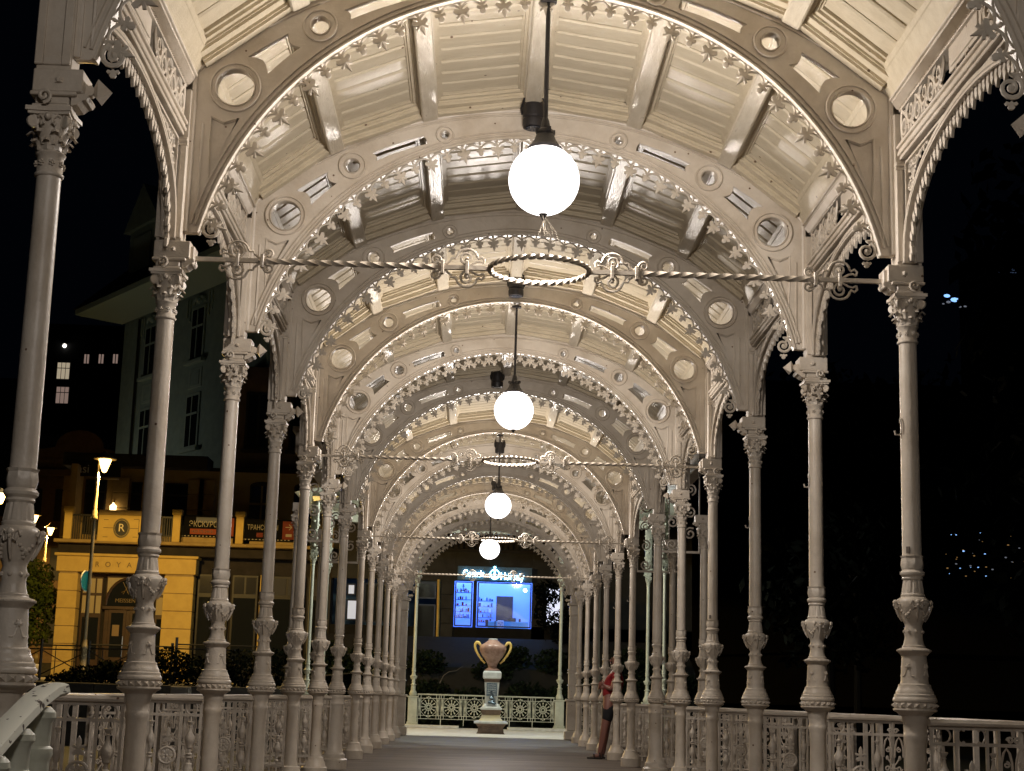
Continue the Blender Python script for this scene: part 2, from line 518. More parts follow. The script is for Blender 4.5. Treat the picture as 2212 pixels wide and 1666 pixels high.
    im.poly([(.08, 3.30), (.105, 3.305), (.125, 3.322), (.14, 3.325), (.15, 3.34), (.145, 3.352), (.08, 3.352)], -.06, .06)
    kids = []
    co = MB()
    for yy in (-.085, .085):
        sg = 1 if yy > 0 else -1
        for k, r in ((0, .012), (1, .005)):
            co.ball((.03, yy, 3.40), r + .002, 6, 4)
        co.poly([(.015, 3.388), (.045, 3.388), (.045, 3.412), (.015, 3.412)], min(yy, yy - sg * .012), max(yy, yy - sg * .012))
    kids.append(P_("rosette_bolt", co.mesh("rosette_bolt", IRON)))
    sc_ = MB()
    sc_.tube([(p[0], 0, p[2]) for p in spiral(-.02, 3.325, .032, 1.4, -PI / 2, 14)], .008, 6)
    sc_me = sc_.mesh("impost_scroll", IRON)
    for yy in (-.10, .10):
        kids.append(P_("impost_scroll", sc_me, (0, yy, 0)))
    spec.append(P_("impost_block", im.mesh("impost_block", IRON, 25), kids=kids))
    return spec
COLUMN = make_column()
def make_fluted_column():
    spec = [p for p in COLUMN if p[0] not in ("pedestal", "shaft")]
    ped = MB().lathe([(.175, 0), (.175, .12), (.15, .14), (.145, .19), (.125, .21), (.118, .25), (.106, .28), (.100, .40), (.094, .80), (.102, .815), (.106, .835), (.098, .85), (.102, .90), (.108, .92), (.100, .945)], 28)
    sh = MB().lathe([(.0625, 1.79), (.061, 2.2), (.058, 2.6), (.055, 3.005)], 48, mod=lambda a, z: 1 - .07 * max(0, math.cos(12 * a)) ** .7)
    return [P_("pedestal", ped.mesh("round_pedestal", IRON)), P_("shaft", sh.mesh("fluted_shaft", IRON, 25))] + spec
FLUTED = make_fluted_column()
hook = MB()
hook.tube([(0, -.018, .05), (0, -.012, .07), (0, 0, .078), (0, .012, .07), (0, .018, .05), (0, .018, 0), (0, .012, -.012)], .004, 5)
hook.tube([(-.012, 0, -.005), (.012, 0, -.02), (.03, 0, -.018), (.034, 0, .004)], .006, 5)
hook_me = hook.mesh("flag_hook", IRON_D)
sticker = MB().bbox(-.012, .012, -.004, .002, -.018, .018, .001).mesh("sticker", mat("grey_sticker", (.12, .1, .08), .6))
SIDE = {-1: "street", 1: "park"}
SIDEP = {-1: "on the street side", 1: "on the dark park side"}
for i in range(-1, LAST):
    for s in (-1, 1):
        if i == -1 and s == 1:
            pass
        fl = (i == 5)
        lab = f"{'fluted thick' if fl else 'cream painted'} cast iron column, {ORD[i]} from the front {SIDEP[s]}"
        t = thing("iron_column", lab, "column", (s * W, YA(i), 0), PI if s > 0 else 0, "columns carrying the vault")
        inst(FLUTED if fl else COLUMN, t)
        if s > 0 and i < 8 and not fl:
            link("flag_hook", hook_me, t, (.053, .012, 2.50 + .03 * (i % 2)))
            if i in (0, 3): link("sticker", sticker, t, (.034, .044, 1.835), (0, 0, -.9))

# ------------------------------------------------------------------ the cross arches
CZ, RI = 3.05, 2.005            # circle of the inner edge
OC, OR = 2.13, 3.155            # circle of the outer edge
def pol(r, deg):
    a = math.radians(deg)
    return (r * math.sin(a), CZ + r * math.cos(a))
def arch_outline():
    zb = 3.515
    ai = math.acos((zb - CZ) / RI)
    pts = [(p[0], p[2]) for p in arcpts(0, CZ, RI, -ai, ai, 64)]
    right = [(2.035, zb - .0), (2.035, 4.485), (1.985, 4.545)]
    ao = math.asin(1.90 / OR)
    outer = [(p[0], p[2]) for p in arcpts(0, OC, OR, ao, -ao, 56)]
    left = [(-1.985, 4.545), (-2.035, 4.485), (-2.035, zb)]
    return pts + right + outer + left
def circ(cx, cz, r, n=28):
    return [(cx + r * math.cos(2 * PI * k / n), cz + r * math.sin(2 * PI * k / n)) for k in range(n)]
ROUND = ((.645, 5.06, .030, .066), (1.32, 4.795, .053, .100), (1.79, 4.395, .110, .148))
def slot(a0, a1, ri0, ri1, ro0, ro1, d0, d1, n=8):
    pts = []
    for k in range(n + 1):
        u = k / n
        pts.append(pol(ri0 + (ri1 - ri0) * u, a0 + (a1 - a0) * u))
    for k in range(1, 6):
        u = k / 6
        pts.append(pol(ri1 + (ro1 - ri1) * u, a1 + d1 * math.sin(u * PI)))
    for k in range(n + 1):
        u = 1 - k / n
        pts.append(pol(ro0 + (ro1 - ro0) * u, a0 + (a1 - a0) * u))
    for k in range(1, 6):
        u = 1 - k / 6
        pts.append(pol(ri0 + (ro0 - ri0) * u, a0 - d0 * math.sin(u * PI)))
    return pts
SLOTS = (slot(21.9, 32.6, 2.088, 2.128, 2.154, 2.195, .2, -.5), slot(41.7, 48.3, 2.152, 2.158, 2.262, 2.312, -.7, -1.1))
holes = []
for sg in (-1, 1):
    for (x, z, rh, ro) in ROUND:
        holes.append(circ(sg * x, z, rh))
    for sl in SLOTS:
        holes.append([(sg * p[0], p[1]) for p in sl])
tri_pts = [(1.775, 4.195), (1.845, 4.172), (1.915, 4.205), (1.915, 4.06), (1.905, 3.86), (1.845, 4.03)]
for sg in (-1, 1):
    holes.append([(sg * p[0], p[1]) for p in tri_pts])
arch_me = plate_mesh("arch_plate", arch_outline(), holes, .022, .003, IRON)

def ring_mesh(rh, ro):
    prof = [(rh - .001, -.050), (rh + .005, -.062), (rh + .011, -.060), (rh + .014, -.040), (ro - .014, -.044), (ro - .010, -.062), (ro - .003, -.064), (ro + .003, -.050), (ro + .003, .050), (ro - .003, .064), (ro - .010, .062), (ro - .014, .044), (rh + .014, .040), (rh + .011, .060), (rh + .005, .062), (rh - .001, .050)]
    if ro - rh < .05:
        prof = [(rh - .001, -.048), (rh + .005, -.060), (rh + .010, -.040), (ro - .011, -.042), (ro - .007, -.062), (ro - .001, -.062), (ro + .003, -.046), (ro + .003, .046), (ro - .001, .062), (ro - .007, .062), (ro - .011, .042), (rh + .010, .040), (rh + .005, .060), (rh - .001, .048)]
    prof = [(r, y * .66) for r, y in prof]
    m = MB()
    seg = 32
    n = len(prof)
    vs = []
    for (r, y) in prof:
        for k in range(seg):
            a = 2 * PI * k / seg
            vs.append((r * math.cos(a), y, r * math.sin(a)))
    fs = []
    for i in range(n):
        i2 = (i + 1) % n
        for k in range(seg):
            k2 = (k + 1) % seg
            fs.append((i * seg + k, i * seg + k2, i2 * seg + k2, i2 * seg + k))
    m.add(vs, fs)
    return m.mesh("roundel_ring", IRON, 30)
RINGS = [ring_mesh(r[2], r[3]) for r in ROUND]
# mouldings along the edges
ai = math.acos((3.515 - CZ) / RI)
rim = MB()
rim.sweep(arcpts(0, CZ, RI, -ai, ai, 64), [(-.006, -.030), (-.001, -.038), (.008, -.038), (.011, -.028), (.011, .028), (.008, .038), (-.001, .038), (-.006, .030)])
for yy in (-.024, .024):
    for dr, hw_ in ((.027, .007), (.054, .0055)):
        rim.sweep(arcpts(0, CZ, RI + dr, -ai * .985, ai * .985, 64), [(-hw_, yy - .006), (-hw_ * .5, yy - .012), (hw_ * .5, yy - .012), (hw_, yy - .006), (hw_, yy + .006), (hw_ * .5, yy + .012), (-hw_ * .5, yy + .012), (-hw_, yy + .006)])
rim_me = rim.mesh("rim_moulding", IRON, 30)
om = MB()
ao = math.asin(1.90 / OR)
opath = [(-2.022, 0, 3.52), (-2.022, 0, 4.478), (-1.975, 0, 4.532)] + arcpts(0, OC, OR - .016, -ao, ao, 56) + [(1.975, 0, 4.532), (2.022, 0, 4.478), (2.022, 0, 3.52)]
om.sweep(opath, [(-.014, -.034), (-.004, -.040), (.012, -.040), (.016, -.032), (.016, .032), (.012, .040), (-.004, .040), (-.014, .034)])
opath2 = [(-1.965, 0, 3.56), (-1.965, 0, 4.17)], [(1.965, 0, 3.56), (1.965, 0, 4.17)]
for pth in opath2:
    for yy in (-.024, .024):
        om.tube([(p[0], yy, p[2]) for p in pth], .009, 5)
aa = math.asin(1.62 / (OR - .05))
for yy in (-.024, .024):
    om.sweep(arcpts(0, OC, OR - .052, -aa, aa, 48), [(-.006, yy - .005), (-.003, yy - .012), (.003, yy - .012), (.006, yy - .005), (.006, yy + .005), (.003, yy + .012), (-.003, yy + .012), (-.006, yy + .005)])
for x in (-1.90, -1.36, 1.36, 1.90):
    z = OC + math.sqrt(OR * OR - x * x) - .02
    om.ball((x, -.044, z), .018, 8, 5)
outer_me = om.mesh("edge_moulding", IRON, 30)
def spandrel_field(sg):
    cx = sum(p[0] for p in tri_pts) / 6
    cz = sum(p[1] for p in tri_pts) / 6
    m = MB().poly([(sg * (cx + (p[0] - cx) * 1.08), cz + (p[1] - cz) * 1.06) for p in tri_pts], -.006, .006)
    for yy in (-.022, .022):
        m.tube([(sg * (cx + (p[0] - cx) * 1.14), yy, cz + (p[1] - cz) * 1.11) for p in tri_pts], .007, 5, closed=True)
    return m.mesh("spandrel_field", IRON, 20)
spandrel_me, spandrel_l = spandrel_field(1), spandrel_field(-1)

# the trefoil lace under the arches
def leaf_big(k=1.0):
    h = [(0, 0), (.012, .014), (.036, .004), (.046, .020), (.034, .034), (.020, .030), (.022, .044), (.036, .050), (.030, .064), (.014, .056), (.008, .074), (0, .098)]
    return [(x * k, y * k) for x, y in h] + [(-x * k, y * k) for x, y in reversed(h[1:-1])]
def leaf_small(k=1.0):
    h = [(0, 0), (.010, .010), (.024, .004), (.031, .016), (.024, .028), (.011, .025), (.017, .040), (.010, .052), (0, .056)]
    return [(x * k, y * k) for x, y in h] + [(-x * k, y * k) for x, y in reversed(h[1:-1])]
def lace_element(m, place, period, kk=1.0, tilt=0.0):
    """one period: stalk, big leaf, cusped bow, small leaf, bow; PLACE maps (t, n) to (x, z)"""
    def plate(pts, thick=.006, bump=.007, star=True):
        m.poly([place(t, n) for t, n in pts], -thick, thick, star, bump)
    d = period / 2
    plate([(t, .038 + n) for t, n in leaf_big(kk)])
    plate([(d + t, .040 + n) for t, n in leaf_small(kk)])
    plate([(-.017, -.004), (.017, -.004), (.006, .020), (.009, .044), (-.009, .044), (-.006, .020)], star=False)
    plate([(d - .012, -.004), (d + .012, -.004), (d + .004, .020), (d + .006, .044), (d - .006, .044), (d - .004, .020)], star=False)
    for c0 in (0, d):
        pts = []
        for k in range(9):
            u = k / 8
            pts.append((c0 + d * u, .046 - .036 * math.sin(u * PI) ** .8))
        q = []
        for t, n in pts:
            x, z = place(t, n)
            q.append((x, 0, z))
        m.tube(q, .0075, 5, cap=False)
def make_lace(double):
    m = MB()
    nper = 20
    span = 2 * (ai - .035)
    per = span / nper
    for k in range(nper):
        a0 = -ai + .035 + k * per
        def place(t, n, a0=a0):
            a = a0 + t / RI
            r = RI - n
            return (r * math.sin(a), CZ + r * math.cos(a))
        lace_element(m, place, per * RI, 1.14)
    if double:
        for k in range(nper * 2):
            a0 = -ai + .035 + k * per / 2 + per / 4
            pts = []
            for q in range(7):
                a = a0 + per / 2 * q / 6
                r = RI - .105 + .045 * math.sin(q / 6 * PI)
                pts.append((r * math.sin(a), 0, CZ + r * math.cos(a)))
            m.tube(pts, .008, 5, cap=False)
            a = a0
            m.poly([((RI - .09 - n) * math.sin(a + t / RI), CZ + (RI - .09 - n) * math.cos(a + t / RI)) for t, n in leaf_small(1.15)] if False else [((RI - .09 - n) * math.sin(a) + t * math.cos(a), CZ + (RI - .09 - n) * math.cos(a) - t * math.sin(a)) for t, n in leaf_small(1.15)], -.007, .007, True, .006)
    for sg in (-1, 1):          # end scrolls
        sp = spiral(sg * 1.875, 3.545, .058, 1.75, PI / 2 if sg > 0 else PI / 2, 22, .15, 0, -1 if sg > 0 else 1)
        m.tube([(sg * 1.945, 0, 3.62), (sg * 1.915, 0, 3.605)] + sp, [.010] * 2 + [.0125 - .006 * k / 22 for k in range(23)], 6)
        m.ball((sg * 1.875, 0, 3.545), .016, 7, 5)
        m.poly([(sg * 1.875 + sg * x * .9, 3.485 - y * .7) for x, y in leaf_small()], -.006, .006, True, .004)
    return m.mesh("lace_trim", LACEP, 35)
LACE = make_lace(False)
LACE2 = make_lace(True)
post = MB()                     # post over the column, local x = 0 on the column axis, +x into the walk
post.bbox(-.075, .070, -.062, .062, 3.45, 4.36, .004)
for yy in (-1, 1):
    a, b = sorted((yy * .060, yy * .076))
    post.bbox(-.080, -.046, a, b, 3.47, 4.06, .003)
    post.bbox(.030, .066, a, b, 3.47, 4.06, .003)
    a, b = sorted((yy * .060, yy * .072))
    post.bbox(-.046, .030, a, b, 3.47, 3.51, .003)
post.bbox(-.090, .072, -.090, .090, 4.035, 4.062, .005)
post.bbox(-.082, .072, -.082, .082, 4.015, 4.035, .004)
post_me = post.mesh("spandrel_post", IRON, 25)
fin = MB()                      # arrow shaped tie end
fin.poly([(.10, 3.372), (.125, 3.352), (.135, 3.362), (.15, 3.360), (.16, 3.372), (.16, 3.392), (.15, 3.404), (.135, 3.402), (.125, 3.412), (.10, 3.392)], -.02, .02)
fin.add([(.155, -.012, 3.37), (.155, .012, 3.37), (.155, .012, 3.394), (.155, -.012, 3.394), (.180, -.042, 3.34), (.180, .042, 3.34), (.180, .042, 3.424), (.180, -.042, 3.424), (.232, 0, 3.382)],
        [(0, 1, 5, 4), (1, 2, 6, 5), (2, 3, 7, 6), (3, 0, 4, 7), (4, 5, 8), (5, 6, 8), (6, 7, 8), (7, 4, 8)])
fin_me = fin.mesh("tie_end", IRON, 25)
for i in range(-1, LAST + 1):
    t = thing("cross_arch", f"cream pierced iron arch across the walk, {ORD[i]} one from the front" if i >= 0 else "nearest cream cross arch, only its lower ends in view at the top corners", "arch", (0, YA(i), 0), 0, "cross arches of the vault")
    link("arch_plate", arch_me, t)
    link("rim_moulding", rim_me, t)
    link("edge_moulding", outer_me, t)
    link("lace_trim", LACE2 if i in (4, 9, 12) else LACE, t)
    for sg in (-1, 1):
        for (r, me) in zip(ROUND, RINGS):
            link("roundel_ring", me, t, (sg * r[0], 0, r[1]))
        link("spandrel_field", spandrel_me if sg > 0 else spandrel_l, t)
        link("spandrel_post", post_me, t, (sg * W, 0, 0), (0, 0, PI if sg > 0 else 0))
        if i not in RODS:
            link("tie_end", fin_me, t, (sg * W, 0, 0), (0, 0, PI if sg > 0 else 0))

# ------------------------------------------------------------------ arcade beams along the column rows
def make_arcade(L):
    """local y runs from column to column, local x = 0 on the column axis, +x into the walk"""
    spec = []
    h = L / 2
    # lower beam with stepped mouldings
    b = MB()
    for (x0, x1, z0, z1) in ((-.045, .045, 4.078, 4.098), (-.058, .058, 4.098, 4.122), (-.050, .050, 4.122, 4.140), (-.064, .064, 4.140, 4.158), (-.056, .056, 4.158, 4.170)):
        b.bbox(x0, x1, .07, L - .07, z0, z1, .004)
    spec.append(P_("lower_beam", b.mesh("lower_beam", IRON, 25)))
    # bracing arch
    path = []
    N = 34
    for k in range(N + 1):
        th = PI * k / N
        path.append((0, h - (h - .085) * math.cos(th), 3.46 + .575 * math.sin(th) ** .78))
    br = MB()
    br.sweep(path, [(-.026, -.030), (-.018, -.038), (.006, -.040), (.012, -.030), (.012, .030), (.006, .040), (-.018, .038), (-.026, .030)], side=(1, 0, 0))
    for xx in (-.034, .034):
        br.sweep(path, [(.016, xx - .006), (.028, xx - .006), (.028, xx + .006), (.016, xx + .006)], side=(1, 0, 0))
    spec.append(P_("bracing_arch", br.mesh("bracing_arch", IRON, 30)))
    # frames along post and beam
    fr = MB()
    for s0 in (0, 1):
        y = .085 if s0 == 0 else L - .085
        a, c = (y, y + .014) if s0 == 0 else (y - .014, y)
        fr.box(-.02, .02, a, c, 3.50, 4.046)
    fr.box(-.02, .02, .085, L - .085, 4.046, 4.060)
    spec.append(P_("bracket_frame", fr.mesh("bracket_frame", IRON, 0)))
    # leafy fretwork in the spandrels
    for s0 in (1, -1):
        fw = MB()
        def T(y, z): return (0, y if s0 > 0 else L - y, z)
        for (cy, cz, r, a0, cw) in ((.155, 4.01, .045, 0, 1), (.245, 4.02, .040, PI, -1), (.14, 3.91, .038, 0, -1), (.20, 3.95, .030, 1.5, 1), (.135, 3.82, .032, PI, 1), (.125, 3.74, .024, 0, -1), (.335, 4.035, .030, 0, 1), (.415, 4.043, .022, PI, -1), (.12, 3.67, .018, 0, 1), (.48, 4.05, .014, 0, 1)):
            sp = spiral(cy, cz, r, 1.5, a0, 14, .2, 0, cw)
            fw.tube([T(p[0], p[2]) for p in sp], [.009 - .004 * k / 14 for k in range(15)], 5)
            for q in range(4):
                an = a0 + q * 1.7
                fw.ball(T(cy + r * 1.05 * math.cos(an), cz + r * 1.05 * math.sin(an)), .011, 5, 3, (.8, 1, 1))
        fw.tube([T(.11, 3.60), T(.125, 3.72), T(.15, 3.86), T(.21, 3.97), T(.33, 4.03), T(.55, 4.06)], .008, 5)
        spec.append(P_("leafy_fretwork", fw.mesh("leafy_fretwork", IRON)))
    # hanging lace below the bracing arch
    hl = MB()
    acc = 0
    last = Vector(path[0])
    k = 0
    for i in range(1, N + 1):
        p = Vector(path[i])
        seg = p - last
        while acc + seg.length > .062:
            f = (.062 - acc) / seg.length
            q = last + seg * f
            tdir = seg.normalized()
            nrm = Vector((0, tdir.z, -tdir.y))      # to the opening
            ln = .105 if k % 2 else .075
            dn = (nrm * .45 + Vector((0, 0, -1)) * .75).normalized()
            sd = Vector((0, dn.z, -dn.y))
            prof = [(-.014, .0), (-.020, .25), (-.012, .42), (-.022, .60), (-.012, .78), (0, 1.0), (.012, .78), (.022, .60), (.012, .42), (.020, .25), (.014, .0)]
            pts = [q + nrm * .012 + sd * a + dn * (ln * c) for a, c in prof]
            hl.poly([(v.y, v.z) for v in pts], -.008, .008, True, .008)
            k += 1
            last = q
            seg = p - last
            acc = 0
        acc += seg.length
        last = p
    # the outline built in (x, z) is turned into (y, z)
    hl.v = [(v[1], v[0], v[2]) for v in hl.v]
    spec.append(P_("hanging_lace", hl.mesh("hanging_lace", IRON, 40)))
    # frieze: scrolls near the columns, a plain board between
    zc = 4.275
    for s0 in (1, -1):
        fz = MB()
        def T(y, z, x=.030): return (x, y if s0 > 0 else L - y, z)
        for j in range(6):
            y = .16 + j * .135
            up = 1 if j % 2 else -1
            sp = spiral(y, zc + up * .018, .066, 1.35, PI * (j % 2), 16, .20, 0, up)
            fz.tube([T(p[0], p[2]) for p in sp], [.015 - .007 * k / 16 for k in range(17)], 5, up=(1, 0, 0))
            fz.tube([T(y - .066, zc - up * .085), T(y - .01, zc - up * .060), T(y + .055, zc - up * .01), T(y + .085, zc + up * .05), T(y + .08, zc + up * .088)], [.006, .013, .014, .011, .005], 5)
            fz.tube([T(y + .02, zc - up * .05), T(y + .05, zc - up * .075), T(y + .085, zc - up * .088)], [.010, .012, .004], 5)
            for q in range(3):
                fz.ball(T(y + .045 - .025 * q, zc - up * (.03 + .018 * q)), .015 - .002 * q, 6, 4, (.7, 1, 1))
        fz.tube([T(.095 + .03 * (1 - math.cos(t)), zc + .095 * math.sin(t)) for t in (-1.4, -.9, -.4, 0, .4, .9, 1.4)], .013, 5)
        spec.append(P_("scroll_frieze", fz.mesh("scroll_frieze", IRON)))
    bd = MB().bbox(.006, .022, .98, L - .98, 4.235, 4.375, .003)
    bd.bbox(.022, .030, 1.02, L - 1.02, 4.255, 4.362, .003)
    for j in range(2):
        yy = h - .14 + j * .16
        bd.bbox(.012, .024, yy - .012, yy, 4.170, 4.236, .002)
    spec.append(P_("frieze_board", bd.mesh("frieze_board", IRON, 20)))
    # bead cornice and wall plate
    cn = MB()
    for (x0, x1, z0, z1) in ((-.06, .040, 4.374, 4.384), (-.06, .082, 4.428, 4.440), (-.06, .096, 4.440, 4.455)):
        cn.bbox(x0, x1, .05, L - .05, z0, z1, .003)
    cn.add([(x, y, z) for y in (.05, L - .05) for x, z in ((-.06, 4.384), (.036, 4.384), (.072, 4.428), (-.06, 4.428))], [(0, 1, 2, 3), (7, 6, 5, 4), (0, 4, 5, 1), (1, 5, 6, 2), (2, 6, 7, 3), (3, 7, 4, 0)])
    kids = []
    bead = MB()
    nb = int((L - .12) / .026)
    for j in range(nb):
        y = .06 + (L - .12) * (j + .5) / nb
        bead.add([(.036, y - .010, 4.386), (.036, y + .010, 4.386), (.072, y + .010, 4.427), (.072, y - .010, 4.427), (.056, y, 4.384), (.084, y, 4.418)],
                 [(0, 1, 4), (1, 2, 5, 4), (2, 3, 5), (3, 0, 4, 5)])
    kids.append(P_("bead_row", bead.mesh("bead_row", IRON, 0)))
    spec.append(P_("bead_cornice", cn.mesh("bead_cornice", IRON, 25), kids=kids))
    wp = MB()
    wp.add([(-.05, .02, 4.455), (.086, .02, 4.455), (.094, .02, 4.48), (.160, .02, 4.61), (.09, .02, 4.66), (-.05, .02, 4.62)] + [(x, L - .02, z) for x, z in ((-.05, 4.455), (.086, 4.455), (.094, 4.48), (.160, 4.61), (.09, 4.66), (-.05, 4.62))],
           [(0, 1, 2, 3, 4, 5), (11, 10, 9, 8, 7, 6)] + [(i, 6 + i, 6 + (i + 1) % 6, (i + 1) % 6) for i in range(6)])
    spec.append(P_("wall_plate", wp.mesh("wall_plate", WOOD, 0)))
    return spec
ARC, ARCM = make_arcade(BAY), make_arcade(MID)
for i in range(-2, LAST):
    L = MID if i == 5 else BAY
    for s in (-1, 1):
        if i == -2:
            lab = f"fretwork arcade beam nearest the camera {SIDEP[s]}"
        else:
            lab = f"fretwork arcade beam over the gap after the {ORD[i]} column {SIDEP[s]}"
        if i == -2: continue
        t = thing("arcade_beam", lab, "beam", (s * W, YA(i) if s < 0 else YA(i) + L, 0), 0 if s < 0 else PI, "arcade beams between the columns")
        inst(ARCM if i == 5 else ARC, t)

# ------------------------------------------------------------------ the boarded vault
PUR = [(0.0, 5.268), (0.755, 5.158), (1.43, 4.888), (2.00, 4.505)]    # undersides of the beams
def nrm_at(x):
    a = math.asin(min(.99, x / 2.95))
    return (math.sin(a), math.cos(a))
BD = .125
bpt = []
for (x, z) in PUR:
    n = nrm_at(x)
    bpt.append((x + n[0] * BD, z + n[1] * BD))
bpt[3] = (2.02, 4.585)
SEG = []
for k in range(3):
    a, b = bpt[k], bpt[k + 1]
    SEG.append((math.hypot(b[0] - a[0], b[1] - a[1]), math.atan2(b[1] - a[1], b[0] - a[0]), a, b))
NB = {BAY: 10, MID: 14}
END = .24
plank_me, pur_me, frame_me, corn_me, back_me = {}, {}, {}, {}, {}
for L in (BAY, MID):
    bw = (L - 2 * END) / NB[L]
    for k, (ln, ang, a, b) in enumerate(SEG):
        u0, u1 = (.055, ln - .055) if k < 2 else (.055, ln - .02)
        m = MB()
        h = bw / 2 - .011
        # board with eased lower edges, its underside at z = 0
        m.add([(u0, -h, .022), (u0, -h, .010), (u0, -h + .014, 0), (u0, h - .014, 0), (u0, h, .010), (u0, h, .022), (u1, -h, .022), (u1, -h, .010), (u1, -h + .014, 0), (u1, h - .014, 0), (u1, h, .010), (u1, h, .022)],
              [(0, 1, 7, 6), (1, 2, 8, 7), (2, 3, 9, 8), (3, 4, 10, 9), (4, 5, 11, 10), (5, 0, 6, 11), (0, 5, 4, 3, 2, 1), (6, 7, 8, 9, 10, 11)])
        plank_me[(L, k)] = m.mesh("plank", WOOD, 0)
        f = MB()
        for (uu, w1) in ((.055, 1), (ln - .055 if k < 2 else ln - .02, -1)):
            for j, (d0, d1, hh) in enumerate(((0, .030, -.045), (.030, .052, -.026), (.052, .066, -.010))):
                x0, x1 = sorted((uu + w1 * d0, uu + w1 * d1))
                f.box(x0, x1, END - .08 + j * .02, L - END + .08 - j * .02, hh, .012)
        frame_me[(L, k)] = f.mesh("panel_moulding", WOOD, 0)
        c = MB()
        for e in (0, 1):
            for j, (d0, d1, hh) in enumerate(((.03, .095, -.098), (.095, .104, -.080), (.104, .170, -.062), (.170, .180, -.044), (.180, .215, -.030), (.215, .24, -.010))):
                y0, y1 = (d0, d1) if e == 0 else (L - d1, L - d0)
                c.box(.02 if k < 2 or True else 0, ln - (.0 if k == 2 else .02), y0, y1, hh, .02)
        corn_me[(L, k)] = c.mesh("rim_cornice", WOOD, 0)
        bk = MB().box(-.04, ln + .04, .0, L, .030, .050)
        back_me[(L, k)] = bk.mesh("roof_boarding", WOOD, 0)
    p = MB()
    p.bbox(-.060, .060, .04, L - .04, 0, .15, .010)
    p.box(-.072, .072, .10, L - .10, .055, .075)
    pur_me[L] = p.mesh("vault_beam", WOOD_B, 0)
for i in range(-2, LAST):
    L = MID if i == 5 else BAY
    t = link("ceiling_bay", None, None, (0, YA(i), 0))
    tag(t, f"boarded vault ceiling behind the {ORD.get(i, 'nearest')} cross arch", None, None, "structure")
    for sg in (1, -1):
        for k, (ln, ang, a, b) in enumerate(SEG):
            if sg > 0:
                loc, rot = (a[0], 0, a[1]), (0, -ang, 0)
            else:
                loc, rot = (-b[0], 0, b[1]), (0, ang, 0)
            # the left side uses the same meshes, laid from the eaves up
            if sg > 0:
                M_ = lambda y: ((loc[0], y, loc[2]), rot)
            bw = (L - 2 * END) / NB[L]
            if sg < 0:
                loc, rot = (-a[0], L, a[1]), (0, -ang, PI)
                rot = (Matrix.Rotation(PI, 3, 'Z') @ Matrix.Rotation(-ang, 3, 'Y')).to_euler()
            if i < 5:
                for q in range(NB[L]):
                    y = END + bw * (q + .5)
                    yy = y if sg > 0 else L - y
                    jit = random.uniform(-.003, .004)
                    o = link("plank", plank_me[(L, k)], t, (loc[0], yy, loc[2] + jit), rot)
            else:
                m = MB()
                for q in range(NB[L]):
                    y = END + bw * (q + .5)
                    m.join(MB().box(.055, ln - .055, y - bw / 2 + .011, y + bw / 2 - .011, 0, .022))
                key = ("far", L, k)
                if key not in plank_me: plank_me[key] = m.mesh("plank_field", WOOD, 0)
                o = link("plank_field", plank_me[key], t, loc, rot)
                o["kind"] = "stuff"
            link("panel_moulding", frame_me[(L, k)], t, loc, rot)
            link("rim_cornice", corn_me[(L, k)], t, loc, rot)
            link("roof_boarding", back_me[(L, k)], t, loc, rot)
        for k in (1, 2):
            x, z = PUR[k]
            n = nrm_at(x)
            link("vault_beam", pur_me[L], t, (sg * x, 0, z), (0, sg * math.atan2(n[0], n[1]), 0))
    link("vault_beam", pur_me[L], t, (0, 0, PUR[0][1]), (0, 0, 0))

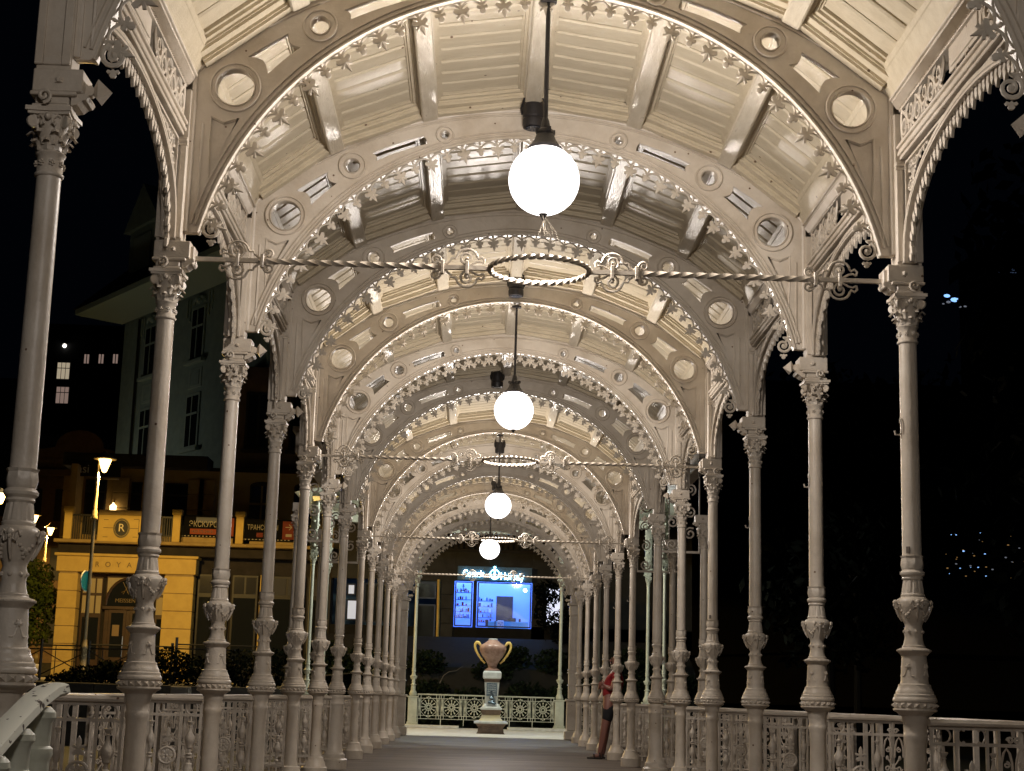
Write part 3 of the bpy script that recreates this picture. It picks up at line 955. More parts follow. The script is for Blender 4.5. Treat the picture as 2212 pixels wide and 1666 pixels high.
# ------------------------------------------------------------------ railings
def fleur(k=1.0):
    h = [(0, 0), (.006, .012), (.028, .006), (.040, .022), (.030, .036), (.012, .030), (.010, .045), (.030, .050), (.050, .066), (.034, .072), (.014, .066), (.016, .085), (.012, .105), (0, .125)]
    return [(x * k, y * k) for x, y in h] + [(-x * k, y * k) for x, y in reversed(h[1:-1])]
def make_rail(L, detail=True, flip=False):
    """an openwork wing turning out from the far column, then a plain run back along the outer edge;
    local x from column to column (far column at 0, at L when flip), local y outwards"""
    a0, R, o1 = .078, .34, .42
    path = [(a0, .05), (a0, .20), (a0, o1)]
    for k in range(1, 9):
        t = math.radians(78) * k / 8
        path.append((a0 + R * (1 - math.cos(t)), o1 + R * math.sin(t)))
    plain = [path[-1]] + [(x, path[-1][1] + .06) for x in (a0 + R + .1, L * .5, L - .05, L + .12)] + [(L + .2, path[-1][1] + .02)]
    if flip:
        path = [(L - p[0], p[1]) for p in path]
        plain = [(L - p[0], p[1]) for p in plain]
    cum = [0]
    for p, q in zip(path, path[1:]):
        cum.append(cum[-1] + math.hypot(q[0] - p[0], q[1] - p[1]))
    T = cum[-1]
    def at(d):
        for k in range(len(path) - 1):
            if d <= cum[k + 1] or k == len(path) - 2:
                u = (d - cum[k]) / (cum[k + 1] - cum[k])
                p, q = path[k], path[k + 1]
                return (p[0] + (q[0] - p[0]) * u, p[1] + (q[1] - p[1]) * u, math.atan2(q[1] - p[1], q[0] - p[0]))
    wr, wc, wp, wd = .125, .16, .058, .150
    kx = (T - .03) / (wr + wc + 3 * wp + 2 * wd)
    wr, wc, wp, wd = wr * kx, wc * kx, wp * kx, wd * kx
    cells = [("ring", wr), ("c", wc), ("pair", wp), ("drop", wd), ("pair", wp), ("drop", wd), ("pair", wp)]
    bounds = [.012]
    for c in cells:
        bounds.append(bounds[-1] + c[1])
    ZT, Z1, Z2, ZB = .882, .795, .25, .163
    zc = (Z1 + Z2) / 2
    P3 = lambda z: [(p[0], p[1], z) for p in path]
    hr = MB()
    hr.sweep(P3(.905), [(-.038, .002), (-.034, -.012), (-.018, -.017), (.018, -.017), (.034, -.012), (.038, .002), (.030, .016), (.012, .020), (-.012, .020), (-.030, .016)], side=(0, 0, 1))
    hr.sweep([(p[0], p[1], .905) for p in plain], [(-.030, .0), (-.018, -.017), (.018, -.017), (.030, .0), (.018, .018), (-.018, .018)], side=(0, 0, 1))
    fb = MB()
    for z, h in ((ZT, .012), (ZB, .012)):
        fb.sweep([(p[0], p[1], z) for p in plain], [(-.010, -h), (.010, -h), (.010, h), (-.010, h)], side=(0, 0, 1))
    for x in [plain[1][0] + (plain[4][0] - plain[1][0]) * k / 5 for k in range(6)]:
        fb.box(x - .016, x + .016, plain[2][1] - .016, plain[2][1] + .016, .0, ZT)
    for z, h in ((ZT, .011), (Z1, .009), (Z2, .009), (ZB, .011)):
        fb.sweep(P3(z), [(-.009, -h), (.009, -h), (.009, h), (-.009, h)], side=(0, 0, 1))
    for k, d in enumerate(bounds):
        x, y, an = at(min(d, T - .001))
        low = ZB if k % 3 else .0
        fb.tube([(x, y, low + .005), (x, y, ZT)], .0115, 4)
    # turned vase balusters, mirrored about the middle
    def vase(scale):
        prof = [(.006, .0), (.020, .003), (.024, .012), (.013, .020), (.012, .045), (.022, .055), (.022, .066), (.030, .085), (.036, .105), (.033, .125), (.018, .150), (.011, .175), (.010, .190), (.015, .196), (.010, .202), (.017, .215), (.024, .224), (.024, .229), (.008, .233), (.006, .262)]
        m = MB()
        pr = [(r * scale, z) for r, z in prof]
        m.lathe([(r, zc + z) for r, z in pr], 12)
        m.lathe([(r, zc - z) for r, z in reversed(pr)], 12)
        m.box(-.05 * scale, .05 * scale, -.006, .006, zc - .006, zc + .006)
        return m
    bal, bal_s = vase(1.0), vase(.78)
    med = MB()
    med.tube([(.054 * math.cos(2 * PI * q / 20), 0, zc + .054 * math.sin(2 * PI * q / 20)) for q in range(20)], .0105, 6, closed=True)
    for q in range(8):
        a = 2 * PI * q / 8
        med.poly([(x * math.cos(a) - (z + .010) * math.sin(a), zc + x * math.sin(a) + (z + .010) * math.cos(a)) for x, z in ((0, 0), (.010, .014), (.011, .026), (0, .038), (-.011, .026), (-.010, .014))], -.005, .005, True, .005)
    med.ball((0, 0, zc), .012, 7, 5)
    lfs = []
    for sz in (1, -1):
        lf = MB()
        lf.poly([(x, zc + sz * (.082 + z)) for x, z in fleur(.86)], -.006, .006, True, .007)
        lf.tube([(0, 0, zc + sz * .06), (0, 0, zc + sz * .11)], .006, 5)
        lfs.append(lf)
    dp = MB()       # pointed loops and drops of the narrow fields
    hw = wd / 2
    for sz in (1, -1):
        def Z(z): return zc + sz * z
        zt = Z1 - zc
        for sx in (-1, 1):
            c = sx * hw * .48
            dp.tube([(c - hw * .36, 0, Z(zt - .15)), (c - hw * .34, 0, Z(zt - .09)), (c - hw * .20, 0, Z(zt - .040)), (c, 0, Z(zt - .015)), (c + hw * .20, 0, Z(zt - .040)), (c + hw * .34, 0, Z(zt - .09)), (c + hw * .36, 0, Z(zt - .15))], .0075, 6)
            dp.tube([(p[0], 0, p[2]) for p in spiral(c, Z(zt - .10), .018, 1.3, PI / 2 * sz, 12, .2, 0, sx)], .006, 5)
            dp.ball((c * 1.1, 0, Z(zt - .155)), .012, 6, 4, (1, .7, 1.4))
            dp.tube([(c, 0, Z(zt - .16)), (c * .5, 0, Z(zt - .19)), (0, 0, Z(zt - .21))], .006, 5)
            dp.tube([(p[0], 0, p[2]) for p in spiral(c * 1.05, Z(.045), .020, 1.2, 0, 10, .25, 0, -sx)], .006, 5)
        dp.poly([(x * .72, Z(.010 + z * .62)) for x, z in fleur()], -.006, .006, True, .006)
        dp.ball((0, 0, Z(.0)), .016, 7, 5, (1, .6, 1))
        # the drop in the upper and lower rows
        top = ZT if sz > 0 else ZB
        dp.tube([(0, 0, top), (0, 0, top - sz * .045)], [.016, .010], 6)
        for sx in (-1, 1):
            dp.tube([(p[0], 0, p[2]) for p in spiral(sx * .018, top - sz * .060, .018, 1.2, (0 if sx > 0 else PI), 10, .3, 0, sx * sz)], .008, 5)
    rg = []         # rings of the end fields
    for z in ((ZT + Z1) / 2, (ZB + Z2) / 2):
        m = MB()
        rr = .038
        m.tube([(rr * math.cos(2 * PI * q / 20), 0, z + rr * math.sin(2 * PI * q / 20)) for q in range(20)], .0055, 6, closed=True)
        rg.append(m)
    cs = []         # C scrolls
    for z in ((ZT + Z1) / 2, (ZB + Z2) / 2):
        m = MB()
        pts = []
        for q in range(11):
            a = -PI * .62 + PI * 1.24 * q / 10
            pts.append((wc / 2 - .010 - .030 * (1 - math.cos(a)) * .8, 0, z + .036 * math.sin(a)))
        m.tube(pts, .0055, 5)
        for e in (pts[0], pts[-1]):
            m.ball((e[0], 0, e[2]), .010, 6, 4)
        cs.append(m)
    items = []
    for (k, w), b0, b1 in zip(cells, bounds, bounds[1:]):
        loc = at((b0 + b1) / 2)
        flip = (loc[0], loc[1], loc[2] + PI)
        if k == "ring": items += [("vase_baluster", bal, loc), ("ring", rg[0], loc), ("ring", rg[1], loc)]
        elif k == "c": items += [("medallion", med, loc), ("leaf_spray", lfs[0], loc), ("leaf_spray", lfs[1], loc)] + [("scroll", c, l) for c in cs for l in (loc, flip)]
        elif k == "pair": items.append(("vase_baluster", bal_s, loc))
        else: items.append(("looped_drop", dp, loc))
    if detail:
        cache = {}
        spec = [P_("handrail", hr.mesh("handrail", IRON, 40)), P_("rail_frame", fb.mesh("rail_frame", IRON_D, 30))]
        for n_, m, l in items:
            if id(m) not in cache: cache[id(m)] = m.mesh(n_, IRON_D, 40)
            spec.append(P_(n_, cache[id(m)], (l[0], l[1], 0), (0, 0, l[2])))
        return spec
    al = MB()
    al.join(fb)
    for n_, m, l in items:
        al.join(m, Matrix.Translation((l[0], l[1], 0)) @ Matrix.Rotation(l[2], 4, 'Z'))
    return [P_("handrail", hr.mesh("handrail", IRON, 40)), P_("openwork_panel", al.mesh("openwork_panel", IRON_D, 40))]
RAIL, RAILM, RAILF = {}, {}, {}
for s in (-1, 1):
    RAIL[s], RAILM[s], RAILF[s] = make_rail(BAY, True, s < 0), make_rail(MID, False, s < 0), make_rail(BAY, False, s < 0)
for i in range(-1, LAST):
    L = MID if i == 5 else BAY
    for s in (-1, 1):
        t = thing("railing_panel", f"openwork iron railing with medallion after the {ORD[i]} column {SIDEP[s]}", "railing", (s * W, YA(i) if s < 0 else YA(i) + L, 0), PI / 2 if s < 0 else -PI / 2, "railings between the columns")
        inst((RAILM if i == 5 else (RAIL if i < 4 else RAILF))[s], t)

# ------------------------------------------------------------------ tie rods with rings
rod_mesh = {}
def make_tierod():
    zr = 3.368
    rods = []
    for sg in (-1, 1):
        rd = MB()
        rods.append(rd)
        # plain end
        rd.box(min(sg * 1.60, sg * 2.0), max(sg * 1.60, sg * 2.0), -.012, .012, zr - .012, zr + .012)
        # twisted square bar
        n = 120
        vs = []
        for k in range(n + 1):
            x = sg * (1.60 - (1.60 - .555) * k / n)
            a = k / n * 2 * PI * 3.5
            for q in range(4):
                b = a + q * PI / 2
                vs.append((x, .0185 * math.cos(b), zr + .0185 * math.sin(b)))
        fs = []
        for k in range(n):
            for q in range(4):
                q2 = (q + 1) % 4
                fs.append((k * 4 + q, k * 4 + q2, k * 4 + 4 + q2, k * 4 + 4 + q) if sg < 0 else (k * 4 + q2, k * 4 + q, k * 4 + 4 + q, k * 4 + 4 + q2))
        rd.add(vs, fs)
        rd.box(min(sg * .30, sg * .56), max(sg * .30, sg * .56), -.012, .012, zr - .012, zr + .012)
        rd.ball((sg * .293, 0, zr), .017, 7, 5)
    kids = []
    ring = MB()
    n = 180
    vs = []
    for k in range(n):
        th = 2 * PI * k / n
        c = Vector((.284 * math.cos(th), .284 * math.sin(th), zr))
        rad = Vector((math.cos(th), math.sin(th), 0))
        a = th * 9
        for q in range(4):
            b = a + q * PI / 2
            vs.append(c + rad * (.017 * math.cos(b)) + Vector((0, 0, .017 * math.sin(b))))
    fs = []
    for k in range(n):
        k2 = (k + 1) % n
        for q in range(4):
            q2 = (q + 1) % 4
            # nine quarter turns bring the square section back on itself
            fs.append((k * 4 + q, k * 4 + q2, k2 * 4 + q2, k2 * 4 + q))
    ring.add(vs, fs)
    spec = [P_("twisted_rod", r_.mesh("twisted_rod", IRON, 40)) for r_ in rods] + [P_("twisted_ring", ring.mesh("twisted_ring", IRON, 40))]
    sc1 = MB()      # scrolled ornament, its two collars at local x = 0 and .14
    for sz in (1, -1):
        Zf = lambda z: zr + sz * z
        sc1.tube([(p[0], 0, zr + sz * (p[2])) for p in spiral(.0, .058, .040, 1.15, -PI / 2, 14, .35, 0, 1)], [.008] * 15, 5, up=(0, 1, 0))
        big = [(-.095, .030), (-.100, .052), (-.085, .066), (-.066, .056), (-.056, .070)]
        for q in range(9):
            a = PI * .98 - PI * .92 * q / 8
            big.append((.0 + .058 * math.cos(a), .062 + .050 * math.sin(a)))
        big += [(.066, .055), (.090, .055), (.095, .040), (.118, .020), (.138, .012)]
        sc1.tube([(x, 0, Zf(z)) for x, z in big], .0075, 5, up=(0, 1, 0))
        sc1.tube([(p[0], 0, zr + sz * p[2]) for p in spiral(.178, .042, .030, 1.3, PI * 1.1, 14, .3, 0, -1)], .0075, 5, up=(0, 1, 0))
        sc1.tube([(.140, 0, Zf(.012)), (.158, 0, Zf(.018)), (.165, 0, Zf(.026))], .0075, 5, up=(0, 1, 0))
        sc1.tube([(-.008, 0, Zf(.010)), (-.05, 0, Zf(.035)), (-.075, 0, Zf(.040)), (-.095, 0, Zf(.030))], .0065, 5, up=(0, 1, 0))
        sc1.ball((.0, 0, Zf(.054)), .012, 6, 4)
    sm = sc1.mesh("scroll_ornament", IRON, 45)
    cm = MB().bbox(-.010, .010, -.020, .020, zr - .040, zr + .040, .003).mesh("collar", IRON, 0)
    for (x, ry_) in ((.415, 0), (-.415, PI), (1.718, PI), (-1.718, 0)):
        spec.append(P_("scroll_ornament", sm, (x, 0, 0), (0, 0, ry_), [P_("collar", cm), P_("collar", cm, (.14, 0, 0))]))
    bs = MB()
    for sg in (-1, 1):
        bs.bbox(min(sg * 1.955, sg * 1.985), max(sg * 1.955, sg * 1.985), -.05, .05, zr - .05, zr + .06, .006)
    spec.append(P_("wall_plate", bs.mesh("rod_wall_plate", IRON, 0)))
    return spec
TIE = make_tierod()
TN = {0: "nearest and largest", 3: "second", 6: "third", 9: "farthest and smallest"}
for i in RODS:
    t = thing("tie_rod", f"{TN[i]} twisted iron tie rod across the walk with a ring at its middle", "tie rod", (0, YA(i), 0), 0, "tie rods of the arches")
    inst(TIE, t)

# ------------------------------------------------------------------ hanging globe lamps
def make_lamp():
    zc, r = 3.905, .205
    gl = MB()
    prof = []
    for k in range(19):
        a = -PI / 2 + PI * k / 18
        prof.append((max(.004, r * math.cos(a)), zc + r * math.sin(a)))
    gl.lathe(prof, 36)
    cp = MB().lathe([(.098, zc + .178), (.100, zc + .196), (.086, zc + .208), (.062, zc + .245), (.052, zc + .275), (.055, zc + .285), (.050, zc + .30), (.030, zc + .315), (.022, zc + .36), (.014, zc + .38)], 20)
    for k in range(4):
        a = k * PI / 2 + .4
        cp.box(.05 * math.cos(a) - .012, .05 * math.cos(a) + .012, .05 * math.sin(a) - .012, .05 * math.sin(a) + .012, zc + .285, zc + .31)
    rd = MB().lathe([(.0135, zc + .37), (.0135, 5.02)], 10)
    rd.lathe([(.05, 5.0), (.05, 5.02), (.02, 5.028)], 14)
    ft = MB().lathe([(.004, zc - .24), (.010, zc - .235), (.012, zc - .222), (.018, zc - .214), (.026, zc - .206), (.026, zc - .200)], 12)
    return [P_("globe", gl.mesh("lamp_globe", GLOBE)), P_("lamp_cap", cp.mesh("lamp_cap", BLACK, 30)), P_("hanging_rod", rd.mesh("hanging_rod", BLACK)), P_("bottom_nut", ft.mesh("bottom_nut", BLACK))]
LAMP = make_lamp()
LN = {-3: "white globe lamp hanging above the camera, out of the top of the view", 0: "largest lit white globe lamp, hanging nearest the camera", 3: "second lit white globe lamp along the vault", 6: "third lit white globe lamp along the vault", 9: "smallest lit white globe lamp, above the vase and the shop sign"}
LOFF = {-3: 0, 0: .012, 3: .02, 6: -.02, 9: -.08}
for i in (-3, 0, 3, 6, 9):
    t = thing("globe_lamp", LN[i], "lamp", (LOFF[i], YA(i) + .0, 0), .3 * i, "globe lamps hanging along the vault")
    inst(LAMP, t)
    bulb(t, 3.905, GLOBE_POWER, (1.0, .905, .825))
web = MB()
for k in range(9):
    a = random.uniform(0, 2 * PI)
    p = Vector((.02 * math.cos(a), .02 * math.sin(a), 3.69))
    q = Vector((random.uniform(-.03, .09), random.uniform(-.03, .03), 3.60 - random.uniform(.0, .10)))
    mid = (p + q) / 2 + Vector((random.uniform(-.02, .02), 0, random.uniform(-.01, .02)))
    web.tube([p, mid, q], .0004, 3)
web.tube([(.03, 0, 3.66), (.075, .0, 3.60), (.10, 0, 3.52), (.13, 0, 3.47)], .0007, 3)
tag(link("cobweb", web.mesh("cobweb", mat("cobweb_thread", (.7, .62, .5), .6), 0), None, (.012, Y0, 0)), "tangled cobweb threads under the largest globe lamp", "cobweb", None, "thing")

# black spotlights on the arches
def make_spot():
    b = MB().lathe([(.060, 5.085), (.076, 5.09), (.080, 5.11), (.080, 5.15), (.074, 5.158), (.074, 5.165), (.080, 5.172), (.081, 5.25), (.070, 5.285), (.040, 5.30)], 22)
    l = MB().lathe([(.058, 5.082), (.058, 5.0865)], 18)
    br = MB().tube([(-.085, 0, 5.19), (-.092, 0, 5.24), (-.070, 0, 5.32), (0, .0, 5.335), (.070, 0, 5.32), (.092, 0, 5.24), (.085, 0, 5.19)], .009, 6)
    br.box(-.03, .03, -.01, .09, 5.315, 5.335)
    return [P_("housing", b.mesh("spot_housing", BLACK, 30)), P_("lens", l.mesh("spot_lens", mat("dark_lens", (.03, .04, .06), .08)), ), P_("bracket", br.mesh("spot_bracket", BLACK))]
SPOT = make_spot()
SN = {1: "behind the largest globe lamp", 3: "below the nearest tie rod's ring", 5: "just above the second globe lamp", 7: "behind the second tie rod's ring", 9: "beside the third globe lamp's cap"}
for i in (1, 3, 5, 7, 9):
    t = thing("ceiling_spotlight", f"black cylindrical spotlight at the crown of an arch {SN[i]}", "spotlight", (0.005 if i != 5 else -.12, YA(i) - .155, 0), 0, "black spotlights on the arch crowns")
    inst(SPOT, t)

# ------------------------------------------------------------------ the end pavilion
pav_rail_y = 50.35
PAVC = [(-2.2, 50.3), (2.35, 50.3), (-4.75, 43.0), (4.75, 43.0), (-4.75, 47.2), (4.75, 47.2), (-2.75, 40.1), (2.75, 40.1)]
def recolour(spec, m):
    out = []
    for (n, me, loc, rot, kids) in spec:
        key = me.name + "_pale"
        m2 = bpy.data.meshes.get(key)
        if m2 is None:
            m2 = me.copy()
            m2.name = key
            m2.materials[0] = m
        out.append((n, m2, loc, rot, recolour(kids, m)))
    return out
PAVCOL = []
for (n_, me_, loc_, rot_, kids_) in recolour([p for p in COLUMN if p[0] != "pedestal"], PAVIL):
    if n_ in ("capital", "impost_block"):
        loc_ = (0, 0, 1.30)
    if n_ == "shaft":
        me_ = MB().lathe([(.0525, 1.79), (.051, 2.6), (.0495, 3.5), (.0485, 4.305)], 24).mesh("tall_shaft", PAVIL)
    PAVCOL.append((n_, me_, loc_, rot_, kids_))
pd = MB().bbox(-.19, .19, -.19, .19, 0, .10, .01)
pd.bbox(-.165, .165, -.165, .165, .10, .16, .01)
pd.bbox(-.14, .14, -.14, .14, .16, .90, .01)
pd.bbox(-.165, .165, -.165, .165, .90, .945, .01)
for z in (.30, .74):
    pd.ball((0, -.14, z), .03, 8, 4, (1, .4, 1))
    for sg in (-1, 1):
        pd.tube([(p[0], -.142, p[2]) for p in spiral(sg * .05, z + .03, .03, 1.2, 0, 10, .3, 0, sg)], .007, 5)
pd_me = pd.mesh("square_pedestal", PAVIL, 25)
lbr = MB()      # leafy brackets above the capital
for k in range(26):
    z = 4.75 + .05 * k
    a = k * 2.4
    lbr.ball((.10 * math.cos(a), .10 * math.sin(a), z), .055 - .0008 * k, 6, 4, (1, 1, .8))
lbr.bbox(-.10, .10, -.10, .10, 4.75, 6.1, .02)
lb_me = lbr.mesh("leafy_bracket", PAVIL, 50)
PLN = ["left of the rosette railing", "right of the rosette railing", "front street side", "front park side", "rear street side", "rear park side", "beside the last arch, street side", "beside the last arch, park side"]
for (x, y), nm in zip(PAVC, PLN):
    t = thing("pavilion_column", f"pale greenish column of the end pavilion, {nm}", "column", (x, y, 0), PI if x > 0 else 0, "columns of the end pavilion")
    link("pedestal", pd_me, t)
    inst(PAVCOL, t)
    link("leafy_bracket", lb_me, t)
pr = MB()
beams = [(-2.2, 50.3), (2.35, 50.3), (4.75, 47.2), (4.75, 43.0), (2.75, 40.1), (-2.75, 40.1), (-4.75, 43.0), (-4.75, 47.2)]
for k in range(8):
    a, b = beams[k], beams[(k + 1) % 8]
    if k == 4: continue
    pr.tube([(a[0], a[1], 6.15), (b[0], b[1], 6.15)], .16, 4)
pr.add([(x * 1.12, 45.2 + (y - 45.2) * 1.12, 6.25) for x, y in beams] + [(0, 45.2, 8.6)], [(k, (k + 1) % 8, 8) for k in range(8)])
t = thing("pavilion_canopy", "pale canopy roof over the end pavilion, mostly hidden by the last arch", "canopy", (0, 0, 0))
link("canopy_roof", pr.mesh("canopy_roof", PAVIL, 0), t)
COOL = opal("lit_cool_globe", (.96, 1.0, .95), 5)
pg = MB()
pg.lathe([(max(.004, .2 * math.cos(-PI / 2 + PI * k / 12)), 6.2 + .2 * math.sin(-PI / 2 + PI * k / 12)) for k in range(13)], 20)
pr2 = MB().lathe([(.07, 6.39), (.07, 6.45), (.015, 6.5), (.015, 7.6)], 10)
for (x, y, n_) in ((-1.5, 42.4, "street"), (1.5, 42.4, "park")):
    t = thing("pavilion_lamp", f"cool white globe lamp high under the end pavilion's canopy on the {n_} side", "lamp", (x, y, 0), 0, "lamps under the end pavilion")
    link("globe", pg.mesh("pavilion_globe", COOL), t)
    bulb(t, 6.2, 700.0, (.96, 1.0, .94))
    link("hanging_rod", pr2.mesh("pavilion_rod", BLACK), t)

# rosette railing at the far end
t = thing("rosette_railing", "pale railing with rosette panels behind the vase", "railing", (0, pav_rail_y - .1, 0))
hr = MB().bbox(-2.06, 2.2, -.03, .03, .985, 1.02, .006)
link("handrail", hr.mesh("pale_handrail", PAVIL, 0), t)
for c in range(6):
    w = 4.26 / 6
    x0 = -2.06 + c * w
    pc = x0 + w / 2
    fb = MB()
    for z in (.26, .36, .88, .985):
        fb.box(x0, x0 + w, -.008, .008, z - .009, z + .009)
    for dx in (.03, .115, w - .115, w - .03):
        fb.box(x0 + dx - .009, x0 + dx + .009, -.01, .01, .26, .985)
    for dx in (.03,):
        fb.box(x0 + dx - .012, x0 + dx + .012, -.012, .012, .07, .26)
    for dx in (.072, w - .072):
        fb.lathe([(.008, .37), (.022, .40), (.012, .46), (.026, .55), (.03, .61), (.02, .66), (.012, .75), (.024, .82), (.008, .87)], 8, c=(x0 + dx, 0))
    link("rail_frame", fb.mesh("pale_rail_frame", PAVIL, 35), t)
    ro = MB()
    zc = .62
    ro.tube([(pc + .11 * math.cos(2 * PI * q / 20), 0, zc + .11 * math.sin(2 * PI * q / 20)) for q in range(20)], .013, 5, closed=True)
    ro.tube([(pc + .05 * math.cos(2 * PI * q / 14), 0, zc + .05 * math.sin(2 * PI * q / 14)) for q in range(14)], .012, 5, closed=True)
    for q in range(12):
        a = 2 * PI * q / 12
        ro.tube([(pc + r * math.cos(a), 0, zc + r * math.sin(a)) for r in (.05, .11, .20)], [.014, .010, .014], 5)
        ro.ball((pc + .205 * math.cos(a), 0, zc + .205 * math.sin(a)), .026, 6, 4)
    for sz in (-1, 1):
        for dx in (-.05, 0, .05):
            ro.ball((pc + dx, 0, zc + sz * (.285 + (.02 if dx == 0 else 0))), .024, 6, 4)
    for sx in (-1, 1):
        for sz in (-1, 1):
            ro.tube([(pc + sx * .24, 0, zc + sz * .12), (pc + sx * .19, 0, zc + sz * .19), (pc + sx * .12, 0, zc + sz * .25)], .009, 5)
    link("rosette", ro.mesh("rosette", PAVIL, 40), t)

for s in (-1, 1):
    t = thing("end_pillar", f"square cream pillar ending the row of columns {SIDEP[s]}", "pillar", (s * 2.14, YA(LAST), 0), 0, "square pillars at the far end")
    m = MB().bbox(-.22, .22, -.2, .2, 0, .22, .02)
    m.bbox(-.17, .17, -.16, .16, .22, .92, .015)
    m.bbox(-.20, .20, -.19, .19, .92, .98, .01)
    m.bbox(-.14, .14, -.13, .13, .98, 3.0, .02)
    for z in (1.3, 1.6, 1.66):
        m.bbox(-.16, .16, -.15, .15, z, z + .03, .006)
    m.bbox(-.19, .19, -.18, .18, 3.26, 3.32, .01)
    m.bbox(-.15, .15, -.14, .14, 3.0, 3.26, .03)
    m.bbox(-.12, .12, -.11, .11, 3.32, 3.5, .01)
    for k in range(-1, 2):
        m.bbox(-.012 + k * .08, .012 + k * .08, -.142, -.125, 1.72, 2.9, .003)
    link("pillar", m.mesh("pillar_shaft", IRON, 0), t)

# ------------------------------------------------------------------ the big vase on its pedestal
VX, VY = .17, 43.9
PINK = mat("pink_marble_vase", (.37, .235, .19), .14, alt=(.24, .135, .105), nscale=7)
GOLD = mat("gilded_handle", (.70, .50, .16), .35, alt=(.62, .42, .10), nscale=9)
WHT = mat("white_glazed_stone", (.62, .64, .62), .3, alt=(.48, .50, .48), nscale=5)
BRNS = mat("brown_stone_plinth", (.17, .115, .08), .5, alt=(.11, .075, .055), nscale=6)
BLUED = mat("dark_blue_relief", (.045, .09, .13), .3, alt=(.20, .25, .28), nscale=28)
t = thing("pedestal", "tall white stone pedestal with dark plaque and snake relief carrying the pink vase", "pedestal", (VX, VY, 0))
def sq(prof, k=1.0):
    return MB().lathe([(r * 1.4142 * k, z) for r, z in prof], 4, phase=.5)
link("plinth", sq([(.50, .0), (.46, .05), (.44, .18), (.52, .27), (.57, .30)]).mesh("plinth", BRNS, 20), t)
link("plinth_slab", sq([(.60, .30), (.60, .35), (.45, .38)]).mesh("plinth_slab", WHT, 20), t)
link("foot_moulding", sq([(.44, .38), (.36, .45), (.32, .55)]).mesh("foot_moulding", mat("ochre_stone", (.52, .44, .25), .4, alt=(.4, .36, .3)), 20), t)
link("brown_block", sq([(.31, .55), (.335, .58), (.36, .70)]).mesh("brown_block", BRNS, 20), t)
link("ledge", sq([(.38, .70), (.38, .76), (.30, .79)]).mesh("ledge", WHT, 20), t)
link("shaft", sq([(.205, .79), (.205, .88), (.265, 1.50)]).mesh("tapered_shaft", WHT, 20), t)
for sg in (-1, 1):
    link("corner_foot", MB().lathe([(.10, .79), (.08, .83), (.03, .88)], 10).mesh("corner_foot", WHT), t, (sg * .22, -.22, 0))
link("plaque", MB().bbox(-.19, .19, -.275, -.24, 1.10, 1.48, .006).mesh("plaque", BLUED, 20), t)
pl = MB()
for k in range(5):
    pl.tube([(-.15, -.279, 1.42 - k * .065), (-.03, -.281, 1.425 - k * .065), (.14, -.279, 1.415 - k * .065)], .007, 4)
link("plaque_relief", pl.mesh("plaque_relief", WHT), t)
sn = MB()
pts = []
for k in range(44):
    u = k / 43
    a = u * 5.2 * PI
    r = .14 * (1 - u * .72)
    pts.append((r * math.cos(a), -.245 - .075 * max(0, math.sin(a)) * 0 - .05, .86 + .34 * u ** 1.1 + .02 * math.sin(a)))
sn.tube(pts, [.045 * (1 - .55 * k / 43) for k in range(44)], 8)
sn.ball((pts[-1][0] + .02, pts[-1][1] - .02, pts[-1][2] + .04), .032, 8, 5, (1.3, 1, .8))
link("snake_relief", sn.mesh("snake_relief", mat("dark_bronze", (.07, .10, .12), .22, metal=.6)), t)
link("neck_band", sq([(.25, 1.50), (.27, 1.53), (.28, 1.60)]).mesh("neck_band", BRNS, 20), t)
link("cap_stone", sq([(.305, 1.60), (.325, 1.63), (.325, 1.78), (.29, 1.83)]).mesh("cap_stone", WHT, 20), t)
t.scale = (.76, .76, .912)
t = thing("vase", "large pink marble vase with two gilded handles on a white pedestal", "vase", (VX, VY, 1.83 * .912))
t.scale = (.79, .79, .90)
vb = MB().lathe([(.26, 0), (.27, .03), (.22, .06), (.17, .09), (.14, .125), (.16, .14), (.165, .19), (.19, .225), (.20, .24), (.27, .34), (.38, .47), (.445, .58), (.465, .66), (.455, .73), (.42, .775), (.36, .80), (.29, .835), (.20, .89), (.155, .925)], 40, mod=lambda a, z: 1 + (.012 * abs(math.sin(7 * a)) if .3 < z < .76 else 0))
link("body", vb.mesh("vase_body", PINK, 50), t)
link("lid_rim", MB().lathe([(.15, .925), (.155, .945), (.135, .965), (.12, .955)], 24).mesh("lid_rim", WHT), t)
for sg in (-1, 1):
    hm = MB()
    pts = [(.40, .73), (.44, .775), (.50, .84), (.57, .845), (.615, .79), (.62, .71), (.585, .61), (.52, .50), (.44, .40), (.36, .31), (.26, .225)]
    fine = []
    for k in range(len(pts) - 1):
        for q in range(3):
            u = q / 3
            fine.append((pts[k][0] * (1 - u) + pts[k + 1][0] * u, pts[k][1] * (1 - u) + pts[k + 1][1] * u))
    fine.append(pts[-1])
    hm.tube([(sg * x, 0, z) for x, z in fine], [.030 + .028 * math.sin(min(1, k / 8) * PI / 2) - .030 * k / len(fine) for k in range(len(fine))], 8)
    for q in (18, 22, 26):
        hm.ball((sg * fine[q][0], 0, fine[q][1]), .045, 7, 5)
    link("handle", hm.mesh("vase_handle", GOLD, 50), t)

